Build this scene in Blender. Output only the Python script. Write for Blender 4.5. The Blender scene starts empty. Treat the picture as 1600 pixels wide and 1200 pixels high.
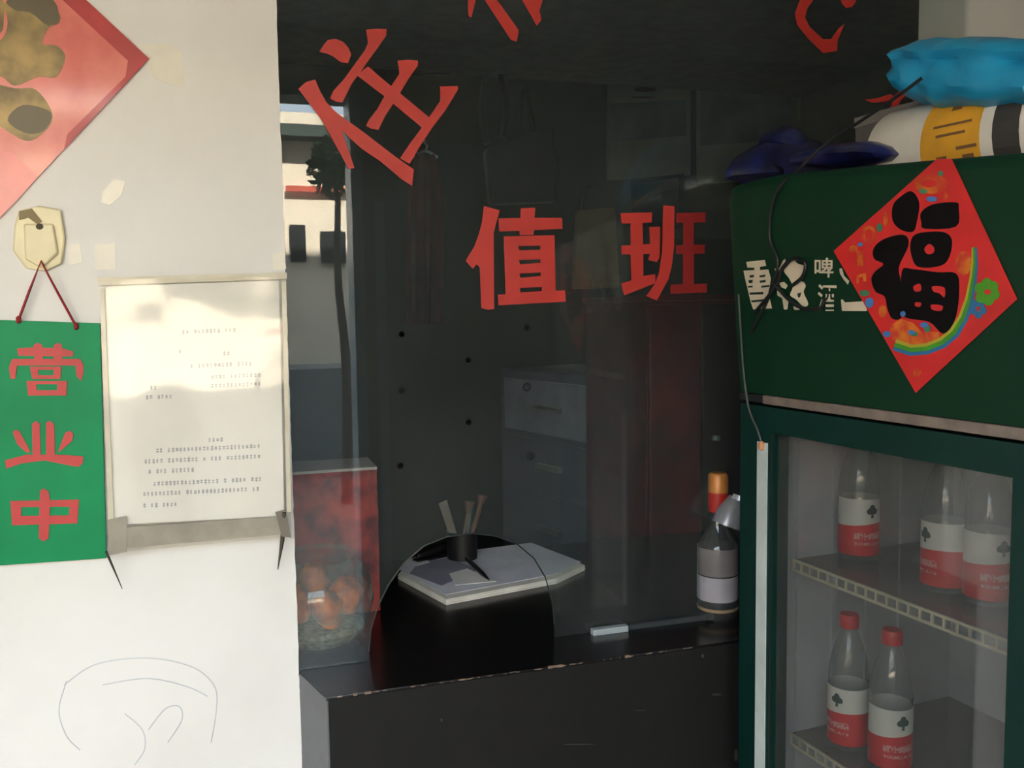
import bpy, bmesh, math, random
from mathutils import Vector, Matrix, noise
from mathutils.geometry import tessellate_polygon
random.seed(7)
S = bpy.context.scene
COL = S.collection
R = math.radians
# ---------------------------------------------------------------- camera
F = 1400.0                                   # focal length in pixels of a 1600 x 1200 frame
YAW, PITCH, ROLL = R(17.4), R(4.6), 0.014
CAM = Vector((0.0, -1.69, 1.50))
fw = Vector((math.sin(YAW)*math.cos(PITCH), math.cos(YAW)*math.cos(PITCH), -math.sin(PITCH)))
rt = Vector((math.cos(YAW), -math.sin(YAW), 0))
up = rt.cross(fw)
rt2 = rt*math.cos(ROLL) - up*math.sin(ROLL)
up2 = up*math.cos(ROLL) + rt*math.sin(ROLL)
cd = bpy.data.cameras.new('camera'); cam = bpy.data.objects.new('camera', cd); COL.objects.link(cam)
cd.sensor_width = 36; cd.lens = 36*F/1600; cd.clip_start = 0.02
m = Matrix((rt2, up2, -fw)).transposed().to_4x4(); m.translation = CAM
cam.matrix_world = m
S.camera = cam
# ---------------------------------------------------------------- light and exposure
S.view_settings.view_transform = 'Standard'; S.view_settings.look = 'None'
S.view_settings.exposure = 0.0; S.view_settings.gamma = 1.0
S.view_settings.use_curve_mapping = False
S.cycles.use_denoising = True
S.cycles.max_bounces = 10; S.cycles.transparent_max_bounces = 24
S.cycles.caustics_reflective = False; S.cycles.caustics_refractive = False
S.cycles.sample_clamp_indirect = 45
SKY, SUN = 10.5, 63.0
w = bpy.data.worlds.new('sky'); S.world = w; w.use_nodes = True
wn = w.node_tree; bg = wn.nodes['Background']
st = wn.nodes.new('ShaderNodeTexSky')
try:
    st.sky_type = 'PREETHAM'; st.turbidity = 4.0; st.sun_direction = (0.25, 0.75, 0.62)
except Exception:
    st.sky_type = 'NISHITA'; st.sun_disc = False; st.sun_elevation = R(38); st.sun_rotation = R(18)
mixw = wn.nodes.new('ShaderNodeMixRGB'); mixw.inputs[0].default_value = 0.8
mixw.inputs[2].default_value = (0.74, 0.87, 1.0, 1)
wn.links.new(st.outputs[0], mixw.inputs[1]); wn.links.new(mixw.outputs[0], bg.inputs[0])
bg.inputs[1].default_value = SKY
sl = bpy.data.lights.new('sun', 'SUN'); sl.energy = SUN; sl.angle = R(0.5); sl.color = (1, 0.95, 0.85)
so = bpy.data.objects.new('sun', sl); COL.objects.link(so)
so.rotation_euler = Vector((-0.10, -0.78, -0.62)).to_track_quat('-Z', 'Y').to_euler()
# daylight enters through the entrance behind the camera: a sampling portal in that opening
pl = bpy.data.lights.new('entrance_portal', 'AREA'); pl.shape = 'RECTANGLE'
po = bpy.data.objects.new('entrance_portal', pl); COL.objects.link(po)
pl.cycles.is_portal = True

# ---------------------------------------------------------------- pixel -> place helpers
def ray(px, py):
    return (fw + rt2*((px-800)/F) + up2*((600-py)/F))
def hit(px, py, p0, n):
    d = ray(px, py); return CAM + d*((p0-CAM).dot(n)/d.dot(n))
def wy(px, py, y=0.0): return hit(px, py, Vector((0, y, 0)), Vector((0, 1, 0)))
def wz(px, py, z): return hit(px, py, Vector((0, 0, z)), Vector((0, 0, 1)))
def wx(px, py, x): return hit(px, py, Vector((x, 0, 0)), Vector((1, 0, 0)))
def onwall(y): return lambda px, py: wy(px, py, y)

# ---------------------------------------------------------------- materials
MATS = {}
def lin(c):
    return tuple((v/12.92 if v <= 0.04045 else ((v+0.055)/1.055)**2.4) for v in c)
def mat(name, col, rough=0.6, metal=0.0, var=0.08, scale=12.0, bump=0.0, bscale=60.0, coat=0.0, spec=0.5, col2=None, emit=None):
    """Principled with procedural colour variation and fine relief. col is given as sRGB 0..255"""
    if name in MATS: return MATS[name]
    c = lin([v/255 for v in col]); c2 = lin([v/255 for v in col2]) if col2 else tuple(max(0, v*(1-var*2)) for v in c)
    mt = bpy.data.materials.new(name); mt.use_nodes = True; nt = mt.node_tree; b = nt.nodes['Principled BSDF']
    tc = nt.nodes.new('ShaderNodeTexCoord'); nz = nt.nodes.new('ShaderNodeTexNoise')
    nz.inputs['Scale'].default_value = scale; nz.inputs['Detail'].default_value = 5
    rp = nt.nodes.new('ShaderNodeValToRGB'); rp.color_ramp.elements[0].position = 0.38; rp.color_ramp.elements[1].position = 0.62
    rp.color_ramp.elements[0].color = (*c2, 1); rp.color_ramp.elements[1].color = (*c, 1)
    nt.links.new(tc.outputs['Object'], nz.inputs['Vector']); nt.links.new(nz.outputs[0], rp.inputs[0])
    nt.links.new(rp.outputs[0], b.inputs['Base Color'])
    b.inputs['Roughness'].default_value = rough; b.inputs['Metallic'].default_value = metal
    b.inputs['Specular IOR Level'].default_value = spec
    if coat: b.inputs['Coat Weight'].default_value = coat; b.inputs['Coat Roughness'].default_value = 0.08
    if bump:
        n2 = nt.nodes.new('ShaderNodeTexNoise'); n2.inputs['Scale'].default_value = bscale; n2.inputs['Detail'].default_value = 4
        bp = nt.nodes.new('ShaderNodeBump'); bp.inputs['Strength'].default_value = bump; bp.inputs['Distance'].default_value = 0.01
        nt.links.new(tc.outputs['Object'], n2.inputs['Vector']); nt.links.new(n2.outputs[0], bp.inputs['Height'])
        nt.links.new(bp.outputs[0], b.inputs['Normal'])
    MATS[name] = mt; return mt

def glassmat(name, tint=(1, 1, 1), rough=0.0, haze=0.0, hazecol=(0.7, 0.75, 0.75), bump=0.0, bscale=8.0, gain=1.0):
    """thin clear sheet: transparent + Fresnel mirror, a little dusty haze"""
    if name in MATS: return MATS[name]
    mt = bpy.data.materials.new(name); mt.use_nodes = True; nt = mt.node_tree
    for n in list(nt.nodes):
        if n.type == 'BSDF_PRINCIPLED': nt.nodes.remove(n)
    out = [n for n in nt.nodes if n.type == 'OUTPUT_MATERIAL'][0]
    N = nt.nodes.new; L = nt.links.new
    tr = N('ShaderNodeBsdfTransparent'); tr.inputs[0].default_value = (*tint, 1)
    gl = N('ShaderNodeBsdfGlossy'); gl.inputs['Roughness'].default_value = rough
    fr = N('ShaderNodeFresnel'); ge = N('ShaderNodeNewGeometry')
    mr = N('ShaderNodeMapRange'); mr.inputs[3].default_value = 1.5; mr.inputs[4].default_value = 1/1.5
    L(ge.outputs['Backfacing'], mr.inputs[0]); L(mr.outputs[0], fr.inputs[0])
    mu = N('ShaderNodeMath'); mu.operation = 'MULTIPLY'; mu.inputs[1].default_value = gain; mu.use_clamp = True
    L(fr.outputs[0], mu.inputs[0])
    mx = N('ShaderNodeMixShader'); L(mu.outputs[0], mx.inputs[0]); L(tr.outputs[0], mx.inputs[1]); L(gl.outputs[0], mx.inputs[2])
    last = mx
    tc = N('ShaderNodeTexCoord')
    if bump:
        n2 = N('ShaderNodeTexNoise'); n2.inputs['Scale'].default_value = bscale; n2.inputs['Detail'].default_value = 2
        bp = N('ShaderNodeBump'); bp.inputs['Strength'].default_value = bump; bp.inputs['Distance'].default_value = 0.02
        L(tc.outputs['Object'], n2.inputs['Vector']); L(n2.outputs[0], bp.inputs['Height']); L(bp.outputs[0], gl.inputs['Normal'])
    if haze:
        df = N('ShaderNodeBsdfDiffuse'); df.inputs[0].default_value = (*hazecol, 1)
        nz = N('ShaderNodeTexNoise'); nz.inputs['Scale'].default_value = 2.5; nz.inputs['Detail'].default_value = 4
        mm = N('ShaderNodeMath'); mm.operation = 'MULTIPLY'; mm.inputs[1].default_value = haze*2
        L(tc.outputs['Object'], nz.inputs['Vector']); L(nz.outputs[0], mm.inputs[0])
        m2 = N('ShaderNodeMixShader'); L(mm.outputs[0], m2.inputs[0]); L(mx.outputs[0], m2.inputs[1]); L(df.outputs[0], m2.inputs[2])
        last = m2
    L(last.outputs[0], out.inputs[0]); MATS[name] = mt; return mt

# ---------------------------------------------------------------- object helpers
MW = {}
def tag(o, label=None, cat=None, group=None, kind=None):
    if label: o['label'] = label
    if cat: o['category'] = cat
    if group: o['group'] = group
    if kind: o['kind'] = kind
    return o
def empty(name, loc, rz=0.0, label=None, cat=None, group=None, kind=None):
    o = bpy.data.objects.new(name, None); COL.objects.link(o)
    o.location = loc; o.rotation_euler = (0, 0, rz); o.empty_display_size = 0.05
    MW[o] = Matrix.Translation(Vector(loc)) @ Matrix.Rotation(rz, 4, 'Z')
    return tag(o, label, cat, group, kind)
def mk(name, verts, faces, mt, parent=None, local=False, smooth=False, bev=0.0):
    """one mesh object; verts are world points, or already in the parent's frame when local"""
    vs = [Vector(v) for v in verts]
    if parent is not None:
        if not local:
            iv = MW[parent].inverted(); vs = [iv @ v for v in vs]
        M = MW[parent]; loc = Vector((0, 0, 0))
    else:
        loc = Vector((sum(v.x for v in vs)/len(vs), sum(v.y for v in vs)/len(vs), min(v.z for v in vs)))
        vs = [v-loc for v in vs]; M = Matrix.Translation(loc)
    me = bpy.data.meshes.new(name); me.from_pydata(vs, [], faces)
    bm = bmesh.new(); bm.from_mesh(me); bmesh.ops.remove_doubles(bm, verts=bm.verts, dist=1e-6)
    bmesh.ops.recalc_face_normals(bm, faces=bm.faces); bm.to_mesh(me); bm.free()
    me.materials.append(mt)
    if smooth:
        for p in me.polygons: p.use_smooth = True
        try: me.set_sharp_from_angle(angle=R(40))
        except Exception: pass
    o = bpy.data.objects.new(name, me); COL.objects.link(o); o.location = loc
    if parent is not None: o.parent = parent
    if bev:
        b = o.modifiers.new('bevel', 'BEVEL'); b.width = bev; b.segments = 2; b.limit_method = 'ANGLE'
    MW[o] = M
    return o
class MB:
    def __init__(s): s.v, s.f = [], []
    def add(s, v, f):
        o = len(s.v); s.v += [Vector(x) for x in v]; s.f += [tuple(i+o for i in q) for q in f]; return s
    def box(s, a, b):
        x0, y0, z0 = a; x1, y1, z1 = b
        return s.add([(x0,y0,z0),(x1,y0,z0),(x1,y1,z0),(x0,y1,z0),(x0,y0,z1),(x1,y0,z1),(x1,y1,z1),(x0,y1,z1)],
                     [(0,3,2,1),(4,5,6,7),(0,1,5,4),(1,2,6,5),(2,3,7,6),(3,0,4,7)])
    def tube(s, pts, r, n=8, cap=True):
        pts = [Vector(p) for p in pts]; rs = r if isinstance(r, (list, tuple)) else [r]*len(pts)
        o = len(s.v); ref = None
        for i, p in enumerate(pts):
            t = (pts[min(i+1, len(pts)-1)] - pts[max(i-1, 0)]).normalized()
            if ref is None: ref = t.orthogonal().normalized()
            ref = (ref - t*ref.dot(t)).normalized(); b = t.cross(ref)
            for k in range(n):
                a = 2*math.pi*k/n; s.v.append(p + (ref*math.cos(a)+b*math.sin(a))*rs[i])
        for i in range(len(pts)-1):
            for k in range(n):
                s.f.append((o+i*n+k, o+i*n+(k+1) % n, o+(i+1)*n+(k+1) % n, o+(i+1)*n+k))
        if cap:
            s.f.append(tuple(o+k for k in range(n))[::-1]); s.f.append(tuple(o+(len(pts)-1)*n+k for k in range(n)))
        return s
    def lathe(s, prof, c=(0, 0, 0), n=24, cap=True):
        o = len(s.v); c = Vector(c)
        for r, z in prof:
            for k in range(n):
                a = 2*math.pi*k/n; s.v.append(c+Vector((r*math.cos(a), r*math.sin(a), z)))
        for i in range(len(prof)-1):
            for k in range(n):
                s.f.append((o+i*n+k, o+i*n+(k+1) % n, o+(i+1)*n+(k+1) % n, o+(i+1)*n+k))
        if cap:
            s.f.append(tuple(o+k for k in range(n))[::-1]); s.f.append(tuple(o+(len(prof)-1)*n+k for k in range(n)))
        return s
    def build(s, name, mt, parent=None, local=False, smooth=False, bev=0.0):
        return mk(name, s.v, s.f, mt, parent, local, smooth, bev)
def smoothpath(pts, n=6):
    pts = [Vector(p) for p in pts]; out = []
    for i in range(len(pts)-1):
        p0, p1, p2, p3 = pts[max(i-1, 0)], pts[i], pts[i+1], pts[min(i+2, len(pts)-1)]
        for k in range(n):
            t = k/n
            out.append(0.5*((2*p1)+(p2-p0)*t+(2*p0-5*p1+4*p2-p3)*t*t+(3*p1-p0-3*p2+p3)*t**3))
    out.append(pts[-1]); return out
def plate(polys, mapf, nrm, th, mb=None):
    """flat pieces: each polygon is (outline, holes) in pixels, laid on the surface mapf gives, th thick towards nrm"""
    mb = mb or MB(); nrm = Vector(nrm)
    for ip, pg in enumerate(polys):
        out, holes = pg if isinstance(pg, tuple) else (pg, [])
        loops = [out]+list(holes)
        flat = [p for l in loops for p in l]
        tris = tessellate_polygon([[Vector((p[0], p[1], 0)) for p in l] for l in loops])
        base = [mapf(*p) for p in flat]; n = len(flat)
        fs = [tuple(t) for t in tris]+[tuple(i+n for i in t[::-1]) for t in tris]
        o = 0
        for l in loops:
            k = len(l)
            for i in range(k):
                a, b = o+i, o+(i+1) % k; fs.append((a, b, b+n, a+n))
            o += k
        mb.add([b-nrm*th*0.03*(ip % 8) for b in base]+[b+nrm*th*(1+0.12*(ip % 8)) for b in base], fs)
    return mb
def sm(pts, n=4):
    m_ = len(pts); out = []
    for i in range(m_):
        p0, p1, p2, p3 = (Vector(pts[(i+k-1) % m_]) for k in range(4))
        for k in range(n):
            t = k/n; q_ = 0.5*((2*p1)+(p2-p0)*t+(2*p0-5*p1+4*p2-p3)*t*t+(3*p1-p0-3*p2+p3)*t**3); out.append((q_.x, q_.y))
    return out
def T(crop, sc, pts): return [(crop[0]+x/sc, crop[1]+y/sc) for x, y in pts]
def TT(crop, sc, polys): return [(T(crop, sc, p[0]), [T(crop, sc, h) for h in p[1]]) if isinstance(p, tuple) else T(crop, sc, p) for p in polys]
def ell(cx, cy, rx, ry, n=20, a0=0): return [(cx+rx*math.cos(2*math.pi*k/n+a0), cy+ry*math.sin(2*math.pi*k/n+a0)) for k in range(n)]
def glyph(ch, x0, y0, x1, y1, mapf, nrm, th, mb=None, bold=0.0, x0b=None, x1b=None):
    """a character of the built-in typeface fitted to a pixel box (x0b/x1b: lower edge when it slants)"""
    mb = mb or MB()
    cu = bpy.data.curves.new('t', 'FONT'); cu.body = ch; cu.offset = bold; cu.resolution_u = 3
    ob = bpy.data.objects.new('t', cu); COL.objects.link(ob)
    dg = bpy.context.evaluated_depsgraph_get(); me = ob.evaluated_get(dg).to_mesh()
    vs = [v.co.copy() for v in me.vertices]; fs = [tuple(p.vertices) for p in me.polygons]
    ob.evaluated_get(dg).to_mesh_clear(); bpy.data.objects.remove(ob); bpy.data.curves.remove(cu)
    if not vs: return mb
    ax, bx = min(v.x for v in vs), max(v.x for v in vs); ay, by = min(v.y for v in vs), max(v.y for v in vs)
    x0b = x0 if x0b is None else x0b; x1b = x1 if x1b is None else x1b
    nrm = Vector(nrm); out = []
    for v in vs:
        s, t = (v.x-ax)/(bx-ax), (by-v.y)/(by-ay)
        out.append(mapf((x0+(x0b-x0)*t)*(1-s)+(x1+(x1b-x1)*t)*s, y0+(y1-y0)*t)+nrm*th)
    return mb.add(out, fs)
NW = (0, -1, 0)                               # towards the viewer from the front wall

# ================================================================ STRUCTURE
plaster = mat('plaster', (234, 232, 229), 0.85, var=0.05, scale=3.0, bump=0.06, bscale=25, col2=(227, 224, 220))
office_paint = mat('office_paint', (50, 55, 52), 0.9, var=0.12, scale=2.0)
lobby_paint = mat('lobby_paint', (168, 164, 152), 0.9, var=0.08, scale=2.0)
ceil_m = mat('ceiling_paint', (196, 192, 184), 0.9)
floor_m = mat('floor_tile', (132, 124, 114), 0.45, var=0.15, scale=4)
XL = wy(452, 600, 0).x                        # left edge of the window opening
XR = wy(1515, 40, 0).x                        # right edge
SILL = 0.0
ZS = wz(510, 1090, 0.0)                       # dummy use keeps helper warm
CY = -0.13                                    # counter front
zc = wy(510, 1090, CY).z                      # counter top height
XC = wy(510, 1090, CY).x                      # counter left end
ZT = 2.35                                     # head of the window
LX0, LX1, LY = -2.3, 3.3, -2.35               # lobby
H = 2.75
def struct(o): o['kind'] = 'structure'; return o
# front wall with the window opening
mb = MB()
# ragged plaster edge beside the window
edge = []
zz = 0.0
rnd = random.Random(3)
while zz < ZT:
    edge.append((XL+rnd.uniform(-0.0008, 0.0008), zz)); zz += rnd.uniform(0.006, 0.03)
edge.append((XL, ZT))
n = len(edge)
vs = [(x, 0, z) for x, z in edge]+[(x, 0.16, z) for x, z in edge]+[(LX0, 0, z) for x, z in edge]+[(LX0, 0.16, z) for x, z in edge]
fs = []
for i in range(n-1):
    fs += [(2*n+i, i, i+1, 2*n+i+1), (i, n+i, n+i+1, i+1), (n+i, 3*n+i, 3*n+i+1, n+i+1)]
mb.add(vs, fs)
mb.box((XR, 0, 0), (LX1, 0.16, ZT)); mb.box((LX0, 0, ZT), (LX1, 0.16, H)); mb.box((XL+0.02, 0.0, 0), (XR, 0.16, zc-0.06))
wall_front = struct(mb.build('wall_front', plaster))
struct(MB().box((LX0-2, LY-0.5, -0.12), (LX1+2, 4.2, 0)).build('floor', floor_m))
struct(MB().box((LX0-0.2, LY-0.2, H), (LX1+0.2, 4.2, H+0.12)).build('ceiling', ceil_m))
struct(MB().box((LX1, LY-0.2, 0), (LX1+0.15, 4.0, H)).build('wall_right', lobby_paint))
struct(MB().box((LX0-0.15, LY-0.2, 0), (LX0, 4.0, H)).build('wall_left', lobby_paint))
BACK = 3.0
struct(MB().box((LX0, BACK, 0), (LX1, BACK+0.15, H)).build('wall_back', office_paint))
# entrance wall behind the camera with the open doorway
JX = wy(557, 450, 0.012+(0.012-LY)).x         # right jamb, seen mirrored in the glass
DL, DH = LX0+0.05, 2.45
mb = MB().box((JX, LY-0.18, 0), (LX1, LY, H)).box((LX0, LY-0.18, DH), (JX, LY, H)).box((LX0, LY-0.18, 0), (DL, LY, DH))
struct(mb.build('wall_entrance', lobby_paint))
trim_m = mat('door_trim', (176, 190, 196), 0.4)
struct(MB().box((JX-0.012, LY-0.19, 0), (JX+0.035, LY+0.012, DH)).build('trim_1', trim_m))
struct(MB().box((JX+0.09, LY-0.002, 0.3), (JX+0.13, LY+0.012, 2.0)).build('trim_2', trim_m))
pl.size = JX-DL-0.02; pl.size_y = DH-0.02
po.location = ((JX+DL)/2, LY-0.09, DH/2); po.rotation_euler = (R(90), 0, R(180))
# unseen upper storey, its height set so the roof line shades the street
struct(MB().box((-9, LY-0.2, H+0.13), (9, 4.2, 6.65)).build('wall_upper_shade', lobby_paint))
struct(MB().box((-9, LY-0.18, 0), (LX0-0.16, LY, H+0.13)).build('wall_side_a', lobby_paint))
struct(MB().box((LX1+0.16, LY-0.18, 0), (9, LY, H+0.13)).build('wall_side_b', lobby_paint))

# ---------------------------------------------------------------- the glass (window_1) with its pay-hole and speaking holes
GY0, GY1 = 0.008, 0.014
gl_m = glassmat('window_glass', (0.95, 0.97, 0.965), haze=0.018, hazecol=(.64, .74, .72))
def gmap(px, py): return wy(px, py, GY0)
def xz(p): return (p.x, p.z)
arch_px = [(577, 1019), (580, 985), (590, 950), (607, 915), (632, 880), (664, 853), (700, 839), (738, 834), (775, 838), (808, 850), (835, 873), (853, 903), (863, 940), (867, 976)]
arch = [xz(gmap(*p)) for p in arch_px]
hole_px = [(628, 522), (628, 610), (626, 728), (732, 563), (733, 660), (824, 512), (824, 605), (830, 713)]
zb = zc+0.001
outline = [(XL-0.03, zb)]+[(arch[0][0], zb)]+arch+[(arch[-1][0], zb)]+[(XR+0.03, zb), (XR+0.03, ZT+0.02), (XL-0.03, ZT+0.02)]
holes = []
for p in hole_px:
    c = gmap(*p); holes.append([(c.x+0.0075*math.cos(2*math.pi*k/14), c.z+0.0075*math.sin(2*math.pi*k/14)) for k in range(14)])
win = struct(empty('window_1', (0.5, 0.012, zc)))
plate([(outline, holes)], lambda x, z: Vector((x, GY1, z)), NW, GY1-GY0).build('pane', gl_m, win)
rim_m = mat('hole_rim', (26, 26, 26), 0.6)
for h in holes:
    cx = sum(p[0] for p in h)/14; cz = sum(p[1] for p in h)/14
    pts = [(cx+0.0073*math.cos(2*math.pi*k/14), 0.011, cz+0.0073*math.sin(2*math.pi*k/14)) for k in range(15)]
    MB().tube(pts, 0.0016, 6).build('hole_rim', rim_m, win)
edge_m = mat('cut_glass_edge', (34, 44, 42), 0.3)
MB().tube([(x, 0.011, z) for x, z in arch], 0.0014, 6).build('opening_edge', edge_m, win, smooth=True)

# ---------------------------------------------------------------- counter under the window
granite = mat('granite', (30, 28, 28), 0.22, var=0.2, scale=60, spec=0.5)
gran_front = mat('granite_front', (24, 23, 23), 0.6, var=0.1, scale=22, spec=0.3)
gran_side_lit = mat('granite_side_lit', (100, 102, 107), 0.5, var=0.05, scale=30)  # same granite, the door light on this face put into a paler grey
ct = struct(empty('trim_3', (XC, CY, 0)))
ct.name = 'counter'; del ct['kind']
tag(ct, 'dark stone counter with a worn front edge below the glass', 'counter')
def prism(pts, z0, z1, name, mt, parent, bev=0.0):
    n = len(pts)
    return mk(name, [Vector((x, y, z0)) for x, y in pts]+[Vector((x, y, z1)) for x, y in pts], [tuple(range(n))[::-1], tuple(range(n, 2*n))]+[(k, (k+1) % n, n+(k+1) % n, n+k) for k in range(n)], mt, parent, bev=bev)
CB = 0.70
prism([(XC, CY), (2.3, CY), (2.3, CB), (XL, CB), (XL, 0)], zc-0.006, zc, 'counter_top', granite, ct, 0.0012)
prism([(XC+0.003, CY+0.001), (2.3, CY+0.001), (2.3, CY+0.02), (XC+0.003, CY+0.02)], 0, zc-0.0063, 'front_panel', gran_front, ct)
prism([(XC, CY+0.0005), (XC+0.0028, CY+0.0005), (XC+0.0028, CY+0.022), (XL+0.012, -0.0005), (XL, -0.0005)], 0, zc-0.0063, 'side_panel', gran_side_lit, ct)
prism([(XC-0.0012, CY-0.0005), (XC-0.0001, CY-0.0005), (XL-0.0001, -0.0005), (XL-0.0012, -0.0005)], zc-0.0063, zc-0.001, 'side_edge', gran_side_lit, ct)
chip_m = mat('chipped_edge', (128, 106, 90), 0.8)
fl = MB()
for i in range(38):
    x = XC+0.02+(rnd.random()**1.1)*0.72; s = rnd.choice([0.0015, 0.002, 0.003, 0.005])
    if 0.25 < x-XC < 0.45: s *= 1.8
    pts = [(x+s*math.cos(a)*1.8, CY-0.0004, zc-0.0012-0.0013*rnd.random()+0.3*s*math.sin(a)) for a in (0, 1.2, 2.5, 3.7, 5.0)]
    fl.add(pts+[(p[0], p[1]+0.002, p[2]) for p in pts], [(0, 1, 2, 3, 4), (5, 6, 7, 8, 9)]+[(k, (k+1) % 5, 5+(k+1) % 5, 5+k) for k in range(5)])
for px, py, s in ((575, 1083, 5), (555, 1086, 3), (980, 1025, 4), (860, 1042, 4)):
    c = wy(px, py, CY); s *= 0.0012
    fl.box((c.x-s, CY-0.001, zc-0.004), (c.x+s, CY+0.003, zc+0.0004))
fl.build('edge_chips', chip_m, ct)['kind'] = 'stuff'
sc = MB()                                                     # scuffs on the panel
for px, py, w_, h_ in ((1000, 1110, 10, 0.7), (905, 1163, 26, 0.6), (1120, 1085, 8, 1.5), (1098, 1025, 2.5, 2.5), (690, 1125, 2, 2), (1150, 1180, 3, 8)):
    plate([ell(px, py, w_, h_*1.2, 9)], onwall(CY+0.0008), NW, 0.0004, sc)
sc.build('scuffs', mat('scuff', (64, 58, 54), 0.8), ct)['kind'] = 'stuff'

# ================================================================ THINGS ON THE FRONT WALL
paper_m = mat('paper_white', (236, 234, 230), 0.7, var=0.02)
# --- red fortune poster, upper left
P0 = onwall(-0.004)
post = empty('fortune_poster', wy(60, 330, -0.002), 0, 'red diamond poster with painted pink glare and a gold character on the white wall', 'poster')
red_p = mat('poster_red_glare', (214, 96, 88), 0.35, var=0.12, scale=9, coat=0.5, col2=(226, 126, 110))  # glare on the red print put into the base colour as salmon pink
bord = mat('poster_border', (186, 34, 40), 0.4, var=0.08, coat=0.4)
gold = mat('poster_gold', (150, 126, 78), 0.38, metal=0.25, var=0.2, scale=14, col2=(96, 82, 54))
crn = [(233, 92), (0, 341), (-250, 92), (-10, -135)]
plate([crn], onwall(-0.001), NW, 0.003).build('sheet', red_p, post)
plate([[(233, 92), (-10, -135), (-10, -100), (200, 95)], [(233, 92), (200, 95), (196, 120), (105, 210), (100, 234)]], P0, NW, 0.0006).build('border', bord, post)
C0 = (0, 0)
for q_ in ([(-100, -60), (10, 0), (15, 60), (0, 130), (-100, 120)],
   [(20, 10), (70, 0), (170, -10), (230, 50), (230, 90), (190, 110), (165, 170), (225, 180), (255, 225), (220, 300), (150, 300), (60, 335), (5, 300), (-60, 300), (-40, 180), (10, 150), (30, 90)],
   [(-60, 330), (60, 345), (140, 350), (200, 430), (195, 490), (120, 550), (40, 520), (-60, 440)]):
    plate(TT(C0, 2.5, [sm(q_)]), P0, NW, 0.0006).build('gold_stroke', gold, post)
for q_ in ([(30, 0), (190, -10), (230, 60), (190, 100), (120, 50), (60, 40)], [(30, 470), (90, 410), (200, 440), (170, 510), (100, 520)]):
    plate(TT(C0, 2.5, [sm(q_)]), onwall(-0.0047), NW, 0.0004).build('gold_shading', mat('poster_olive', (92, 82, 62), 0.4, metal=0.2), post)
plate(TT(C0, 2.5, [[(0, 600), (40, 590), (150, 690), (60, 790), (0, 850), (-40, 760)]]), onwall(-0.0043), NW, 0.0005).build('corner_patch', mat('poster_glare_pink', (232, 112, 108), 0.4, coat=0.4), post)  # pink glare laid over the corner as colour

# --- tape scraps on the wall
tape_m = mat('old_tape', (240, 234, 220), 0.45, var=0.06, coat=0.2)
def tape(pts, label, y=-0.0008):
    o = plate([pts], onwall(-0.0002), NW, 0.0008).build('tape_scrap', tape_m); tag(o, label, 'tape', 'old tape scraps on the wall')
tape([(222, 70), (262, 68), (284, 82), (287, 120), (290, 136), (262, 131), (240, 120), (230, 100)], 'yellowed square of tape at the right corner of the red poster')
tape([(148, 383), (180, 380), (181, 420), (150, 422)], 'small pale tape square above the paper notice')
tape([(104, 386), (124, 380), (130, 410), (110, 414)], 'small pale tape scrap beside the plastic wall hook')
tape([(160, 300), (178, 280), (196, 284), (190, 306), (172, 320), (160, 316)], 'torn irregular pale tape patch left of the wall centre')
tape([(425, 398), (444, 392), (447, 420), (428, 422)], 'tiny tape scrap by the window edge above the notice')
# --- pencil scribble and grime on the plaster (parts of the wall)
pen_m = mat('pencil', (206, 208, 212), 0.9)
def scrib(pts, r=0.0011):
    q = smoothpath([wy(x, y, 0.0002) for x, y in pts], 8)
    MB().tube(q, r, 5).build('pencil_line', pen_m, wall_front)
scrib([(100, 1070), (150, 1038), (230, 1028), (300, 1042), (335, 1072), (338, 1110), (330, 1160)])
scrib([(104, 1064), (92, 1110), (104, 1150), (125, 1172)])
scrib([(160, 1070), (230, 1060), (290, 1072), (325, 1088)])
scrib([(195, 1115), (222, 1140), (226, 1170), (210, 1195)])
scrib([(232, 1140), (258, 1108), (280, 1104), (284, 1125), (262, 1160)])

# --- plastic wall hook
hk = empty('wall_hook', wy(62, 420, 0), 0, 'cream plastic adhesive hook holding the red cord of the green sign', 'hook')
cream = mat('hook_plastic', (226, 214, 172), 0.45, var=0.06, coat=0.2)
plate([[(30, 330), (62, 322), (96, 328), (103, 372), (98, 412), (72, 424), (42, 420), (21, 392), (24, 352)]], onwall(-0.001), NW, 0.008).build('base_plate', cream, hk, bev=0.003)
plate([[(38, 350), (84, 350), (92, 395), (66, 420), (40, 405)]], onwall(-0.0085), NW, 0.007).build('hook_body', cream, hk, bev=0.003)
plate([ell(62, 354, 6, 5, 12)], onwall(-0.0152), NW, 0.001).build('screw_hole', mat('hook_hole', (74, 62, 46), 0.7), hk)
plate([[(30, 330), (50, 326), (66, 346), (58, 350), (44, 340), (30, 344)]], onwall(-0.0092), NW, 0.002).build('grime', mat('hook_grime', (150, 132, 100), 0.8), hk)

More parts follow.
